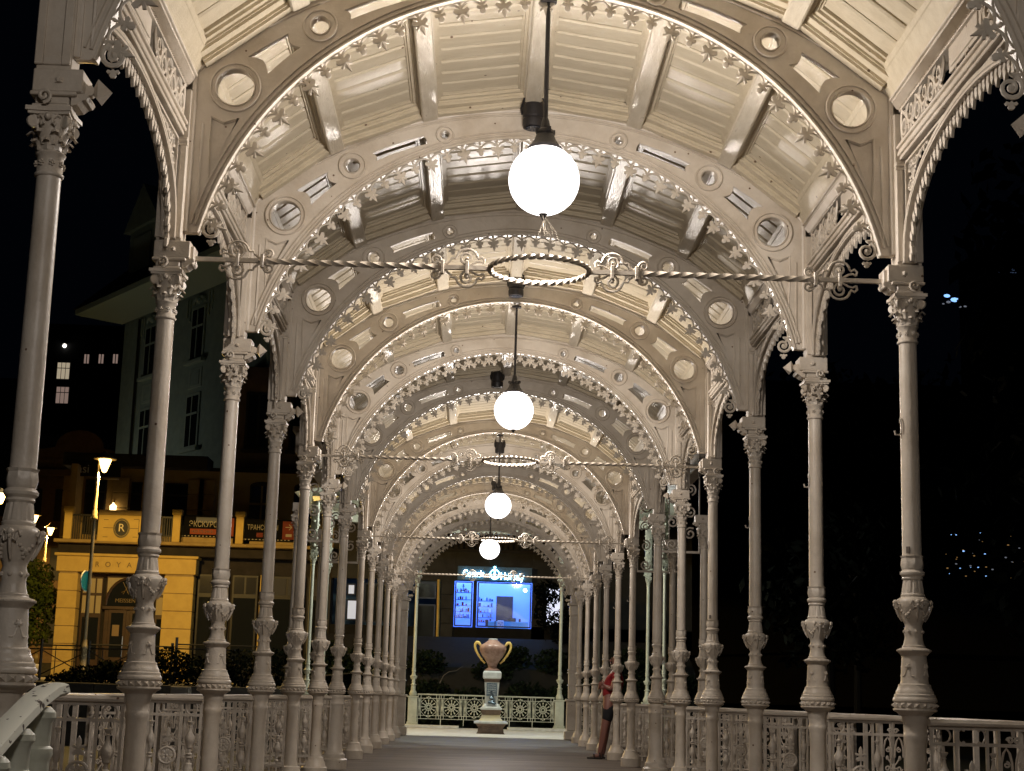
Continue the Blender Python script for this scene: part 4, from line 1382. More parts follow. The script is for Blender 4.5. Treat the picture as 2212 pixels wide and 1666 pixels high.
# ------------------------------------------------------------------ side porch at the middle gap
for i in (5, 6):
    for s in (-1, 1):
        t = thing("porch_column", f"plain cream column standing outside the {ORD[i]} column {SIDEP[s]}", "column", (s * 2.72, YA(i), 0), PI if s > 0 else 0, "columns of the side porch")
        inst(COLUMN, t)
        b = thing("porch_bracket", f"lacy iron bracket tying the outer column to the {ORD[i]} column {SIDEP[s]}", "bracket", (s * 2.41, YA(i), 0), 0, "lacy brackets of the side porch")
        m = MB()
        for k in range(7):
            m.tube([(p[0], p[1], p[2]) for p in spiral(-.12 + .24 * (k % 2), 3.05 + .15 * k, .085, 1.5, k, 14, .2, 0, 1 if k % 2 else -1)], .013, 5)
        for z in (2.95, 4.12):
            m.box(-.25, .25, -.015, .015, z - .015, z + .015)
        m.box(-.25, -.235, -.012, .012, 2.95, 4.12)
        m.box(.235, .25, -.012, .012, 2.95, 4.12)
        link("lace", m.mesh("bracket_lace", IRON_D), b)
for s in (-1, 1):
    b = thing("porch_beam", f"cream beam joining the two outer porch columns {SIDEP[s]}", "beam", (s * 2.72, YA(5), 0), 0, "beams of the side porch")
    m = MB().bbox(-.09, .09, -.1, MID + .1, 4.12, 4.4, .01)
    m.bbox(-.13, .13, -.15, MID + .15, 4.4, 4.47, .01)
    link("beam", m.mesh("porch_beam", IRON, 0), b)

# ------------------------------------------------------------------ person leaning on the railing
def skin_body(name, nodes, edges, m, sub=2):
    me = bpy.data.meshes.new(name)
    me.from_pydata([n[0] for n in nodes], edges, [])
    o = bpy.data.objects.new(name, me)
    col.objects.link(o)
    md = o.modifiers.new("skin", 'SKIN')
    for k, n in enumerate(nodes):
        r = n[1]
        me.skin_vertices[0].data[k].radius = (r, r) if not isinstance(r, tuple) else r
    me.skin_vertices[0].data[0].use_root = True
    o.modifiers.new("sub", 'SUBSURF').levels = sub
    o.modifiers["sub"].render_levels = sub
    dg = bpy.context.evaluated_depsgraph_get()
    out = bpy.data.meshes.new_from_object(o.evaluated_get(dg))
    bpy.data.objects.remove(o)
    out.name = name
    out.materials.clear()
    out.materials.append(m)
    out.shade_smooth()
    return out
SKIN = mat("skin", (.20, .085, .065), .5, bump=.1)  # skin and shirt darkened, the person's shade put into their colours
RED = mat("red_shirt", (.22, .008, .012), .8, bump=.3)
BLK = mat("black_shorts", (.008, .008, .010), .85, bump=.3)
SAND = mat("dark_sandal", (.018, .012, .01), .6)
person = thing("person", "person in red top and black shorts leaning back on the park side railing", "person", (0.065, -.28, 0))
py = 27.86
# faces the street side (-x): hips on the rail, feet forward
body_nodes = [((1.945, py, .93), (.13, .155)), ((1.955, py, 1.10), (.115, .150)), ((1.975, py, 1.30), (.120, .175)), ((1.985, py, 1.43), (.085, .150)), ((1.985, py, 1.50), .055), ((1.965, py, 1.57), .058),
    ((1.955, py, 1.66), (.090, .075)), ((1.965, py, 1.75), (.062, .056)),
    ((1.935, py - .10, .86), .105), ((1.86, py - .12, .50), .072), ((1.845, py - .12, .38), .070), ((1.79, py - .12, .11), .045), ((1.775, py - .12, .055), .042), ((1.66, py - .13, .035), .034),
    ((1.945, py + .10, .86), .105), ((1.90, py + .13, .50), .072), ((1.89, py + .13, .38), .070), ((1.86, py + .14, .11), .045), ((1.85, py + .14, .055), .042), ((1.735, py + .15, .035), .034),
    ((1.985, py - .19, 1.40), .060), ((1.93, py - .245, 1.16), .046), ((1.84, py - .08, 1.20), .038), ((1.82, py + .02, 1.24), .036),
    ((1.985, py + .19, 1.40), .060), ((1.95, py + .25, 1.14), .046), ((1.845, py + .10, 1.17), .038), ((1.81, py - .01, 1.19), .036)]
be = [(0, 1), (1, 2), (2, 3), (3, 4), (4, 5), (5, 6), (6, 7), (0, 8), (8, 9), (9, 10), (10, 11), (11, 12), (12, 13), (0, 14), (14, 15), (15, 16), (16, 17), (17, 18), (18, 19), (3, 20), (20, 21), (21, 22), (22, 23), (3, 24), (24, 25), (25, 26), (26, 27)]
link("body", skin_body("person_body", body_nodes, be, SKIN), person)
fc = MB()       # face: nose, brows, ears
fc.ball((1.858, py, 1.645), .020, 7, 5, (1.0, .8, 1.3))
for sg in (-1, 1):
    fc.ball((1.967, py + sg * .077, 1.645), .026, 7, 5, (.8, .4, 1.2))
    fc.tube([(1.874, py + sg * .015, 1.685), (1.872, py + sg * .035, 1.688), (1.885, py + sg * .052, 1.682)], .007, 5)
fc.tube([(1.872, py - .028, 1.597), (1.862, py, 1.600), (1.872, py + .028, 1.597)], .009, 6)
link("face", fc.mesh("face", SKIN), person)
ey = MB()
for sg in (-1, 1):
    ey.ball((1.876, py + sg * .031, 1.668), .010, 7, 5)
link("eyes", ey.mesh("eyes", BLK), person)
shirt_nodes = [((1.945, py, .99), (.142, .170)), ((1.955, py, 1.12), (.134, .172)), ((1.972, py, 1.30), (.138, .200)), ((1.985, py, 1.41), (.098, .168)), ((1.985, py, 1.455), (.075, .085))]
shirt_nodes += [((1.985, py - .19, 1.395), .078), ((1.962, py - .222, 1.30), .068), ((1.985, py + .19, 1.395), .078), ((1.968, py + .222, 1.29), .068)]
link("shirt", skin_body("red_shirt", shirt_nodes, [(0, 1), (1, 2), (2, 3), (3, 4), (3, 5), (5, 6), (3, 7), (7, 8)], RED), person)
sh_nodes = [((1.945, py, .95), (.148, .172)), ((1.94, py, .88), (.15, .175)), ((1.93, py - .105, .80), .112), ((1.888, py - .115, .60), .092), ((1.94, py + .105, .80), .112), ((1.91, py + .12, .60), .092)]
link("shorts", skin_body("black_shorts", sh_nodes, [(0, 1), (1, 2), (2, 3), (1, 4), (4, 5)], BLK), person)
for (fx, fy) in ((1.72, py - .125), (1.79, py + .145)):
    s_ = MB().bbox(fx - .15, fx + .11, fy - .048, fy + .048, .0, .028, .008)
    s_.tube([(fx - .03, fy - .05, .02), (fx - .035, fy - .03, .075), (fx - .035, fy + .03, .075), (fx - .03, fy + .05, .02)], .014, 6)
    s_.tube([(fx + .07, fy - .05, .02), (fx + .06, fy - .03, .10), (fx + .06, fy + .03, .10), (fx + .07, fy + .05, .02)], .014, 6)
    link("sandal", s_.mesh("sandal", SAND, 40), person)
for (hx, hy, hz, sg) in ((1.80, py + .06, 1.25, 1), (1.79, py - .05, 1.19, -1)):
    hand = MB()
    hand.ball((hx, hy, hz), .036, 8, 6, (1.2, .55, 1.1))
    for f in range(4):
        z = hz + .028 - .018 * f
        hand.tube([(hx - .03, hy, z), (hx - .065, hy + sg * .012, z), (hx - .080, hy + sg * .03, z - .005), (hx - .075, hy + sg * .045, z - .008)], [.010, .0095, .0085, .007], 6)
    hand.tube([(hx + .0, hy + sg * .01, hz + .03), (hx - .02, hy + sg * .025, hz + .05), (hx - .045, hy + sg * .03, hz + .058)], [.012, .010, .008], 6)
    link("hand", hand.mesh("hand", SKIN), person)
for o in person.children:           # the upper body leans back over the rail
    for v in o.data.vertices:
        if v.co.z > .90:
            v.co.x += .13 * (v.co.z - .90)

# ------------------------------------------------------------------ peeling handrail of the stair, bottom left
PEEL = bpy.data.materials.new("peeling_pale_paint")
PEEL.use_nodes = True
nt = PEEL.node_tree
b_ = nt.nodes["Principled BSDF"]
geo = nt.nodes.new("ShaderNodeNewGeometry")
ns = nt.nodes.new("ShaderNodeTexNoise"); ns.inputs["Scale"].default_value = 22; ns.inputs["Detail"].default_value = 6
nt.links.new(geo.outputs["Position"], ns.inputs["Vector"])
rp = nt.nodes.new("ShaderNodeValToRGB")
rp.color_ramp.elements[0].position = .36; rp.color_ramp.elements[0].color = (.045, .03, .022, 1)
rp.color_ramp.elements[1].position = .375; rp.color_ramp.elements[1].color = (.76, .77, .68, 1)
nt.links.new(ns.outputs["Fac"], rp.inputs[0]); nt.links.new(rp.outputs[0], b_.inputs["Base Color"])
b_.inputs["Roughness"].default_value = .45
t = thing("stair_handrail", "worn pale handrail of the stair with chipped paint, at the bottom left corner", "handrail")
hm = MB()
path = [(-1.845, 6.05, .955), (-1.862, 5.98, .945), (-1.875, 5.85, .905), (-1.885, 5.65, .835), (-1.90, 5.3, .70), (-1.93, 4.8, .50), (-1.96, 4.2, .26)]
hm.sweep(path, [(.020, -.044), (.026, -.028), (.028, 0), (.026, .028), (.020, .044), (-.006, .050), (-.020, .034), (-.024, 0), (-.020, -.034), (-.006, -.050)], side=(1, 0, 0))
link("rail", hm.mesh("stair_rail", PEEL, 35), t)
for k, (x, y, zt) in enumerate(((-1.872, 5.93, .895), (-1.885, 5.72, .82), (-1.895, 5.48, .735), (-1.91, 5.22, .63))):
    bm = MB().lathe([(.05, -.7), (.05, zt - .20), (.052, zt - .19), (.060, zt - .17), (.058, zt - .15), (.048, zt - .14), (.050, zt - .06), (.062, zt - .04), (.060, zt - .02), (.04, zt)], 24, mod=lambda a, z: 1 - .06 * max(0, math.cos(8 * a)), c=(0, 0))
    link("fluted_baluster", bm.mesh("fluted_baluster", PAVIL, 30), t, (x, y, 0))

# ------------------------------------------------------------------ the street: terrain, wall, paving
SOIL = mat("dark_soil", (.03, .026, .018), .95, alt=(.018, .018, .012), bump=.8, bscale=4)
ASPH = mat("asphalt", (.055, .052, .048), .8, alt=(.038, .036, .034), bump=.4, bscale=20)
PAVE = mat("sandy_pavement", (.30, .26, .19), .8, alt=(.22, .19, .13), bump=.3, bscale=9)
RETW = mat("dark_retaining_wall", (.03, .027, .023), .85, alt=(.02, .018, .016), bump=.5, bscale=12)
g = MB()
g.add([(-300, 46.35, 1.02), (-5.6, 46.35, 1.02), (-5.6, 49.2, 1.12), (-300, 49.2, 1.12)], [(0, 1, 2, 3)])
struct("verge", g, SOIL)
g = MB()
g.add([(-300, 49.2, 1.12), (-7.5, 49.2, 1.12), (-7.5, 62, 1.24), (-300, 62, 1.24)], [(0, 1, 2, 3)])
struct("pavement", g, PAVE)
g = MB()
g.add([(-7.5, 49.2, 1.12), (-2, 53.4, 1.9), (12, 56.0, 2.9), (60, 56.0, 2.9), (60, 62, 2.9), (12, 62, 2.9), (-2, 62, 2.4), (-7.5, 62, 1.24)], [(0, 1, 6, 7), (1, 2, 5, 6), (2, 3, 4, 5)])
NDARK = mat("night_darkened_surface", (.007, .006, .005), .95, alt=(.004, .004, .003), bump=.8, bscale=4)  # soil copy taken near black, night shade put into the colour
struct("upper_path", g, NDARK)
g = MB()
g.add([(-300, 62, 1.22), (-17, 62, 1.22), (-17, 160, 1.3), (-300, 160, 1.3)], [(0, 1, 2, 3)])
struct("road", g, ASPH)
g = MB()
g.add([(-200, 95, 1), (-200, 165, 30), (-25, 165, 30), (-25, 95, 1), (-200, 320, 62), (80, 320, 62), (80, 95, 1), (80, 165, 24)], [(0, 3, 2, 1), (3, 6, 7, 2), (1, 2, 7, 5, 4)])
struct("hill", g, SOIL)
rw = thing("retaining_wall", "low dark retaining wall along the street, below the black fence", "wall", (-15.2, 46.2, 0))
for k in range(10):
    link("wall_block", MB().bbox(-5.6 + k * 1.62 + .008, -5.6 + (k + 1) * 1.62 - .008, -.16, .16, -.7, 1.04 + .004 * (k % 3), .015).mesh("wall_block", RETW, 0), rw)
pk = thing("stone_post", "small dark stone post in the retaining wall between the third and fourth columns", "post", (-8.55, 45.7, 0))
link("post_body", MB().bbox(-.26, .26, -.2, .2, -.7, 1.02, .02).mesh("post_body", mat("grey_post_stone", (.10, .09, .08), .8, bump=.4), 0), pk)

# ------------------------------------------------------------------ the yellow corner building
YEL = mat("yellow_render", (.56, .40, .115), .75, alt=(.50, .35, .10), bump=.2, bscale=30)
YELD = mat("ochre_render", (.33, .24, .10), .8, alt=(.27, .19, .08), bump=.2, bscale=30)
BROWN = mat("dark_brown_wood", (.055, .030, .016), .4, alt=(.038, .021, .012), bump=.2, bscale=20)
DARKW = mat("dark_window_glass", (.012, .014, .016), .08)
CURT = mat("cream_transom_glass", (.34, .28, .16), .5)
DCOR = mat("dark_cornice", (.022, .017, .014), .8, alt=(.015, .012, .010))
DYW = 58.0
yb = thing("yellow_building", "yellow corner building with arched shop entrance and balcony lit by a street lamp", "building", (0, DYW, 0))
def part(n, m_, ma, par=None, loc=(0, 0, 0), sm=0):
    return link(n, m_.mesh(n, ma, sm), par or yb, loc)
# entrance piers of rusticated blocks
for (x0, x1, n_) in ((-15.42, -14.72, "l"), (-11.62, -10.55, "r")):
    z = 1.16
    for k in range(6):
        hh = .63
        part("pier_block", MB().bbox(x0, x1, -.10, .45, z + .012, z + hh - .012, .012), YEL)
        z += hh
    part("pier_core", MB().box(x0 + .03, x1 - .03, -.07, .42, 1.1, 5.0), YELD)
fr = part("sign_frieze", MB().bbox(-15.52, -10.50, -.14, .5, 5.0, 5.56, .015), YEL)
part("frieze_moulding", MB().bbox(-15.60, -10.42, -.24, .5, 5.56, 5.66, .02), YEL)
def text(s_, size, loc, ma, par, name="lettering", ext=.01, align='CENTER', rot=(PI / 2, 0, 0), sx=1.0):
    cu = bpy.data.curves.new(name, 'FONT')
    cu.body = s_
    cu.size = size
    cu.extrude = ext
    cu.resolution_u = 3
    cu.align_x = align
    cu.align_y = 'CENTER'
    ob = bpy.data.objects.new(name, cu)
    col.objects.link(ob)
    dg = bpy.context.evaluated_depsgraph_get()
    me = bpy.data.meshes.new_from_object(ob.evaluated_get(dg))
    bpy.data.objects.remove(ob)
    me.materials.clear()
    me.materials.append(ma)
    o = link(name, me, par, loc, rot)
    o.scale = (sx, 1, 1)
    return o
BRASS = mat("brass_letters", (.16, .11, .04), .5)
for k, ch in enumerate("ROYAL"):
    text(ch, .26, (-14.05 + k * .385, -.155, 5.27), BRASS, yb, "letter")
part("upper_band", MB().bbox(-15.55, -5.6, -.02, .6, 5.66, 6.02, .02), DCOR)  # shadowed strip under the balcony, its shade given as a dark colour
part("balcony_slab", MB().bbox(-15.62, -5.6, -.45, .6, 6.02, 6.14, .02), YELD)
part("ground_wall", MB().box(-15.4, -5.6, .55, 1.0, 1.1, 5.7), DCOR)  # dark colour stands for the wing's shade at ground level
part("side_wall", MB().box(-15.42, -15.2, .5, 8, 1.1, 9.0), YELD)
# doorway
door = part("shop_door", MB().bbox(-13.78, -12.05, .38, .46, 1.25, 4.95, .01).bbox(-14.70, -11.64, .44, .52, 4.86, 5.0, .01), BROWN)
for (x0, x1) in ((-13.62, -12.98), (-12.86, -12.22)):
    part("door_leaf", MB().bbox(x0, x1, .345, .375, 1.35, 3.72, .01), BROWN, door)
    part("door_pane", MB().bbox(x0 + .10, x1 - .10, .325, .342, 2.0, 3.58, .004), DARKW, door)
    part("door_panel", MB().bbox(x0 + .10, x1 - .10, .325, .342, 1.46, 1.86, .008), BROWN, door)
part("door_handle", MB().tube([(-13.05, .30, 2.0), (-13.05, .30, 2.75)], .018, 6), mat("steel_handle", (.5, .5, .5), .3, metal=1), door, sm=40)
part("door_notice", MB().bbox(-13.45, -13.2, .315, .322, 2.75, 3.15, .002), mat("brown_notice", (.22, .15, .07), .6), door)
fan = part("fanlight", MB().poly([(-13.72, 3.82)] + [(-12.92 + .80 * math.cos(PI - PI * k / 14), 3.86 + .95 * math.sin(PI * k / 14)) for k in range(15)] + [(-12.12, 3.82)], .345, .372), DARKW)
part("fanlight_frame", MB().tube([(-12.92 + .83 * math.cos(PI - PI * k / 14), .35, 3.86 + .98 * math.sin(PI * k / 14)) for k in range(15)], .05, 6), BROWN, fan, sm=40)
part("transom_bar", MB().bbox(-13.85, -12.0, .28, .40, 3.70, 3.82, .01), BROWN, fan)
for (x0, x1) in ((-13.74, -12.98), (-12.86, -12.1)):
    part("transom_pane", MB().bbox(x0, x1, .373, .378, 4.30, 4.84, .002), CURT, fan)
text("MEISSEN", .20, (-13.05, .335, 4.02), BRASS, fan, "lettering")
sw = MB()
for sg in (-1, 1):
    sw.tube([(-13.05 - sg * .13, .333, 4.70), (-13.05 + sg * .10, .333, 4.26)], .012, 5)
    sw.tube([(-13.05 + sg * .10 - .06, .333, 4.32), (-13.05 + sg * .10 + .05, .333, 4.37)], .010, 5)
part("crossed_swords_emblem", sw, BRASS, fan, sm=40)
for (x0, x1) in ((-14.66, -13.92), (-11.98, -11.64)):
    sl = part("side_light", MB().bbox(x0, x1, .44, .50, 1.25, 4.86, .01), BROWN)
    n_ = 3 if x1 - x0 > .5 else 1
    for k in range(n_):
        w_ = (x1 - x0) / n_
        part("pane", MB().bbox(x0 + k * w_ + .03, x0 + (k + 1) * w_ - .03, .425, .438, 4.28, 4.80, .003), CURT, sl)
        part("pane", MB().bbox(x0 + k * w_ + .03, x0 + (k + 1) * w_ - .03, .425, .438, 3.55, 4.18, .003), CURT, sl)
    part("display_pane", MB().bbox(x0 + .08, x1 - .08, .425, .438, 1.9, 3.4, .004), DARKW, sl)
# dark shop windows of the long front
SHOPW = mat("dim_shop_glass", (.03, .03, .032), .12)
GREYP = mat("shade_darkened_blind", (.05, .05, .055), .8)  # blind colour lowered for the shaded wing
INK = mat("black_ink", (.012, .011, .010), .5)
part("window_pier", MB().bbox(-8.22, -7.95, .35, .6, 1.2, 5.1, .01), YEL)
for (x0, x1) in ((-10.5, -9.35), (-9.25, -8.3), (-7.9, -6.6), (-6.5, -5.65)):
    w_ = part("shop_window", MB().bbox(x0, x1, .44, .52, 1.3, 5.08, .01), INK)  # frames set black, shade of the wing put into the colour
    part("transom_pane", MB().bbox(x0 + .08, (x0 + x1) / 2 - .04, .42, .437, 4.40, 5.0, .003), GREYP if x0 > -8 else SHOPW, w_)
    part("transom_pane", MB().bbox((x0 + x1) / 2 + .04, x1 - .08, .42, .437, 4.40, 5.0, .003), GREYP if x0 > -8 else SHOPW, w_)
    part("display_pane", MB().bbox(x0 + .08, x1 - .08, .42, .437, 1.9, 4.25, .003), DARKW, w_)
# balcony: piers, board, balustrade, banners
for x in (-15.16, -11.25, -8.97):
    p_ = part("balcony_pier", MB().bbox(x - .14, x + .14, -.42, -.12, 6.14, 7.12, .012), YEL)
    part("pier_cap", MB().bbox(x - .18, x + .18, -.46, -.08, 7.12, 7.32, .02), YEL, p_)
board = part("emblem_board", MB().bbox(-14.05, -12.45, -.50, -.42, 6.08, 7.04, .01), YEL)
part("roundel", MB().poly([(-13.20 + .30 * math.cos(2 * PI * k / 32), 6.57 + .36 * math.sin(2 * PI * k / 32)) for k in range(32)], -.512, -.503), INK, board)
rg_ = MB()
for k in range(36):
    a = 2 * PI * k / 36
    rg_.ball((-13.20 + .245 * math.cos(a), -.513, 6.57 + .295 * math.sin(a)), .022, 5, 3, (1, .3, 1))
rg_.tube([(-13.20 + .285 * math.cos(2 * PI * k / 32), -.513, 6.57 + .345 * math.sin(2 * PI * k / 32)) for k in range(32)], .010, 4, closed=True)
part("roundel_border", rg_, mat("ochre_ink", (.30, .23, .09), .5), board)
text("R", .40, (-13.20, -.518, 6.57), mat("cream_ink", (.75, .65, .42), .5), board, "letter", .004)
ln = MB()
for (x0, x1, z) in ((-13.85, -13.5, 6.57), (-12.9, -12.6, 6.57), (-13.85, -13.68, 6.86), (-12.78, -12.58, 6.90), (-13.85, -13.68, 6.24), (-12.78, -12.6, 6.26)):
    ln.box(x0, x1, -.504, -.5005, z - .008, z + .008)
ln.box(-12.595, -12.58, -.504, -.5005, 6.30, 6.90)
part("ruled_lines", ln, INK, board)
part("top_lettering_band", MB().bbox(-14.05, -12.45, -.47, -.43, 7.05, 7.22, .005), YELD, board)
bl = MB()
for k in range(11):
    bl.box(-15.0 + k * .085 - .012, -15.0 + k * .085 + .012, -.3, -.276, 6.14, 7.0)
for k in range(13):
    bl.box(-12.38 + k * .085 - .012, -12.38 + k * .085 + .012, -.3, -.276, 6.14, 7.0)
bl.box(-15.02, -11.4, -.32, -.26, 7.0, 7.06)
o_ = part("balcony_bars", bl, INK)
o_["kind"] = "stuff"
BAN = mat("black_banner", (.006, .006, .007), .9)
BAN.node_tree.nodes["Principled BSDF"].inputs["Specular IOR Level"].default_value = .05
ORG = mat("orange_print", (.22, .04, .01), .8)
BLUP = mat("blue_grey_print", (.08, .09, .13), .6)
WPR = mat("cream_print", (.30, .27, .21), .8)
b1 = part("banner", MB().bbox(-10.98, -9.14, -.43, -.41, 6.34, 7.12, .002), BAN)
part("print", MB().box(-10.55, -9.3, -.434, -.4315, 6.86, 7.06), BLUP, b1)
part("print", MB().box(-10.75, -9.45, -.435, -.4315, 6.44, 6.64), ORG, b1)
part("print", MB().box(-9.38, -9.18, -.434, -.4315, 6.40, 7.06), ORG, b1)
text("ЭКСКУРСИИ", .30, (-10.80, -.437, 6.80), WPR, b1, "lettering", .001, 'LEFT', sx=.72)
text("+420 775 244 51", .15, (-10.72, -.438, 6.54), INK, b1, "lettering", .001, 'LEFT', sx=.8)
b2 = part("banner", MB().bbox(-8.80, -6.90, -.43, -.41, 6.28, 7.06, .002), BAN)
part("print", MB().box(-7.42, -6.98, -.434, -.4315, 6.34, 7.0), mat("red_print", (.13, .018, .008), .8), b2)
text("ТРАНСФЕРЫ", .26, (-8.70, -.437, 6.74), WPR, b2, "lettering", .001, 'LEFT', sx=.68)
text("→", .34, (-7.20, -.438, 6.78), WPR, b2, "arrow", .001)
part("print", MB().box(-8.35, -8.12, -.434, -.4315, 6.40, 6.56), mat("red_print_small", (.13, .018, .008), .8), b2)
part("print", MB().box(-7.30, -7.08, -.436, -.4345, 6.44, 6.54), WPR, b2)
for (bb, x0, x1, z) in ((b1, -10.95, -9.2, 6.355), (b2, -8.77, -6.95, 6.295)):
    dots = MB()
    n_ = int((x1 - x0) / .13)
    for k in range(n_):
        dots.box(x0 + k * .13, x0 + k * .13 + .06, -.434, -.4315, z, z + .035)
    part("film_strip_border", dots, WPR, bb)
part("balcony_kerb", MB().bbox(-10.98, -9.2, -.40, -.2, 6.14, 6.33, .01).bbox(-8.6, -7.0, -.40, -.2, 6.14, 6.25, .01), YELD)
# upper floor, set back
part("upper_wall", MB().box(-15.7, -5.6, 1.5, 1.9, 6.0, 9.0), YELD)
for x in (-15.6, -13.75, -12.65, -10.95, -10.55):
    for k in range(4):
        part("pilaster_block", MB().bbox(x - .30, x + .30, 1.36, 1.55, 6.35 + k * .58 + .012, 6.35 + (k + 1) * .58 - .012, .01), YELD)
for (x0, x1, z0, z1) in ((-15.1, -14.3, 6.5, 8.55), (-13.38, -12.95, 6.5, 8.5), (-12.12, -11.22, 6.5, 8.5)):
    w_ = part("window", MB().bbox(x0, x1, 1.44, 1.52, z0, z1, .01), INK)
    part("pane", MB().bbox(x0 + .06, x1 - .06, 1.425, 1.438, z0 + .06, z1 - .5, .003), DARKW, w_)
    part("pane", MB().bbox(x0 + .06, x1 - .06, 1.425, 1.438, z1 - .42, z1 - .06, .003), DARKW, w_)
BLG = mat("blue_curtained_glass", (.012, .022, .06), .2)
for (x0, x1) in ((-8.95, -8.05), (-7.3, -6.4)):
    o_ = [(x0, 7.0), (x1, 7.0), (x1, 8.5)] + [((x0 + x1) / 2 + (x1 - x0) / 2 * math.cos(PI * k / 8), 8.5 + .16 * math.sin(PI * k / 8)) for k in range(1, 8)] + [(x0, 8.5)]
    w_ = part("arched_window", MB().poly(o_, 1.44, 1.52), INK)
    for (a, b, c, d) in ((x0 + .06, (x0 + x1) / 2 - .05, 7.06, 7.75), ((x0 + x1) / 2 + .05, x1 - .06, 7.06, 7.75), (x0 + .06, (x0 + x1) / 2 - .05, 7.88, 8.48), ((x0 + x1) / 2 + .05, x1 - .06, 7.88, 8.48)):
        part("pane", MB().bbox(a, b, 1.424, 1.438, c, d, .003), BLG, w_)
    part("sash_bars", MB().box((x0 + x1) / 2 - .03, (x0 + x1) / 2 + .03, 1.41, 1.438, 7.0, 8.5).box(x0, x1, 1.405, 1.425, 7.78, 7.85), YELD, w_)
part("roof_cornice", MB().bbox(-15.9, -10.5, 1.0, 2.2, 9.0, 9.5, .04), DCOR)
part("roof", MB().box(-15.9, -5.6, 1.6, 6.0, 9.0, 9.15), DCOR)
sb = part("sign_board", MB().bbox(-15.55, -13.72, .95, 1.02, 8.60, 9.12, .01), INK)
text("asi", .46, (-15.32, .94, 8.87), mat("grey_sign_letters", (.55, .55, .52), .5), sb, "lettering", .004, 'LEFT', sx=.95)
part("sign_lamp_bar", MB().bbox(-14.3, -13.75, .85, .95, 8.50, 8.56, .01), mat("pale_bar", (.4, .36, .25), .5), sb)
SOD = mat("sodium_lamp_glass", (.9, .7, .4), .3, emit=(1.0, .60, .16), estr=9.0)
SOD.cycles.emission_sampling = 'FRONT'
SODS = mat("small_lamp_glass", (.9, .7, .4), .3, emit=(1.0, .66, .28), estr=6)
wl = part("wall_lantern", MB().lathe([(.05, 7.25), (.11, 7.35), (.13, 7.55), (.05, 7.62), (.02, 7.68)], 8, c=(-13.95, 1.2)), SODS, sm=30)
part("lantern_arm", MB().tube([(-13.95, 1.2, 7.6), (-13.95, 1.3, 7.75), (-13.95, 1.5, 7.7)], .02, 5), INK, wl)

# ------------------------------------------------------------------ the blue lit shop behind the pavilion
SHOPB = mat("shop_wall_paint", (.032, .031, .029), .85, alt=(.024, .023, .022))
BLUEL = mat("shop_back_wall", (.50, .60, .85), .7)
sh = thing("shop_building", "dark shop front with blue lit show windows and a neon sign above", "building", (0, DYW, 0))
def spart(n, m_, ma, par=None, sm=0):
    return link(n, m_.mesh(n, ma, sm), par or sh)
for (x0, x1, z0, z1) in ((-5.6, -1.14, 5.06, 11.5), (-1.14, 1.68, 5.09, 11.5), (1.68, 7.5, 5.06, 11.5), (-1.66, -1.14, 2.5, 5.06), (-5.6, -1.14, 1.2, 3.4), (-1.14, 1.68, 2.5, 3.43), (-.46, -.32, 3.43, 5.09), (1.68, 2.15, 2.5, 5.06), (2.85, 7.5, 2.5, 5.06), (1.68, 7.5, 2.4, 3.5)):
    spart("wall", MB().box(x0 + .002, x1 - .002, .0 if z0 < 5 else .05, .35, z0 + .002, z1 - .002), NDARK if z1 < 4 else SHOPB)  # walls under the windows share the near-black colour that stands for shade
for k in range(5):
    spart("pilaster_block", MB().bbox(-1.64, -1.16, -.05, .03, 2.52 + k * .51 + .01, 2.52 + (k + 1) * .51 - .01, .008), SHOPB)
spart("yellow_pipe", MB().tube([(-1.72, -.08, 5.1), (-1.70, -.08, 4.0), (-1.69, -.08, 2.4)], .055, 8), YEL, sm=40)
# room behind the glass
room = spart("shop_room", MB().box(-1.2, 1.75, 2.9, 3.0, 3.3, 5.3).box(-1.25, -1.2, .3, 3.0, 3.3, 5.3).box(1.75, 1.8, .3, 3.0, 3.3, 5.3).box(-1.2, 1.75, .35, 2.9, 3.25, 3.3), BLUEL)
BL_L = mat("blue_ceiling_panel", (.5, .6, .9), .5, emit=(.15, .35, 1.0), estr=6.5)
spart("ceiling_light_panel", MB().box(-1.2, 1.75, .4, 2.9, 5.3, 5.36), BL_L, room)
spart("round_lamp", MB().ball((1.45, .9, 4.86), .07, 10, 7), mat("white_round_lamp", (.9, .9, .9), .3, emit=(.9, 1, .9), estr=9), room, 60)
spart("dark_screen", MB().bbox(.42, 1.05, 2.4, 2.5, 3.75, 4.72, .01), mat("dark_screen_panel", (.012, .014, .03), .3), room)
GLS = mat("shop_window_glass", (.85, .9, .95), .02)
nt = GLS.node_tree
tr = nt.nodes.new("ShaderNodeBsdfTransparent"); gl_ = nt.nodes.new("ShaderNodeBsdfGlossy"); mx = nt.nodes.new("ShaderNodeMixShader")
gl_.inputs["Roughness"].default_value = .03
mx.inputs[0].default_value = .06
nt.links.new(tr.outputs[0], mx.inputs[1]); nt.links.new(gl_.outputs[0], mx.inputs[2])
nt.links.new(mx.outputs[0], nt.nodes["Material Output"].inputs[0])
FRM = mat("dark_blue_frame", (.008, .012, .03), .4)
for (x0, x1, z0, z1) in ((-1.12, -.48, 3.45, 5.06), (-.30, 1.66, 3.45, 5.06)):
    w_ = spart("show_window", MB().box(x0, x1, .03, .07, z0, z0 + .05).box(x0, x1, .03, .07, z1 - .04, z1).box(x0, x0 + .05, .031, .069, z0 + .05, z1 - .04).box(x1 - .05, x1, .031, .069, z0 + .05, z1 - .04), FRM)
    spart("glass", MB().box(x0 + .05, x1 - .05, .048, .052, z0 + .05, z1 - .04), GLS, w_)
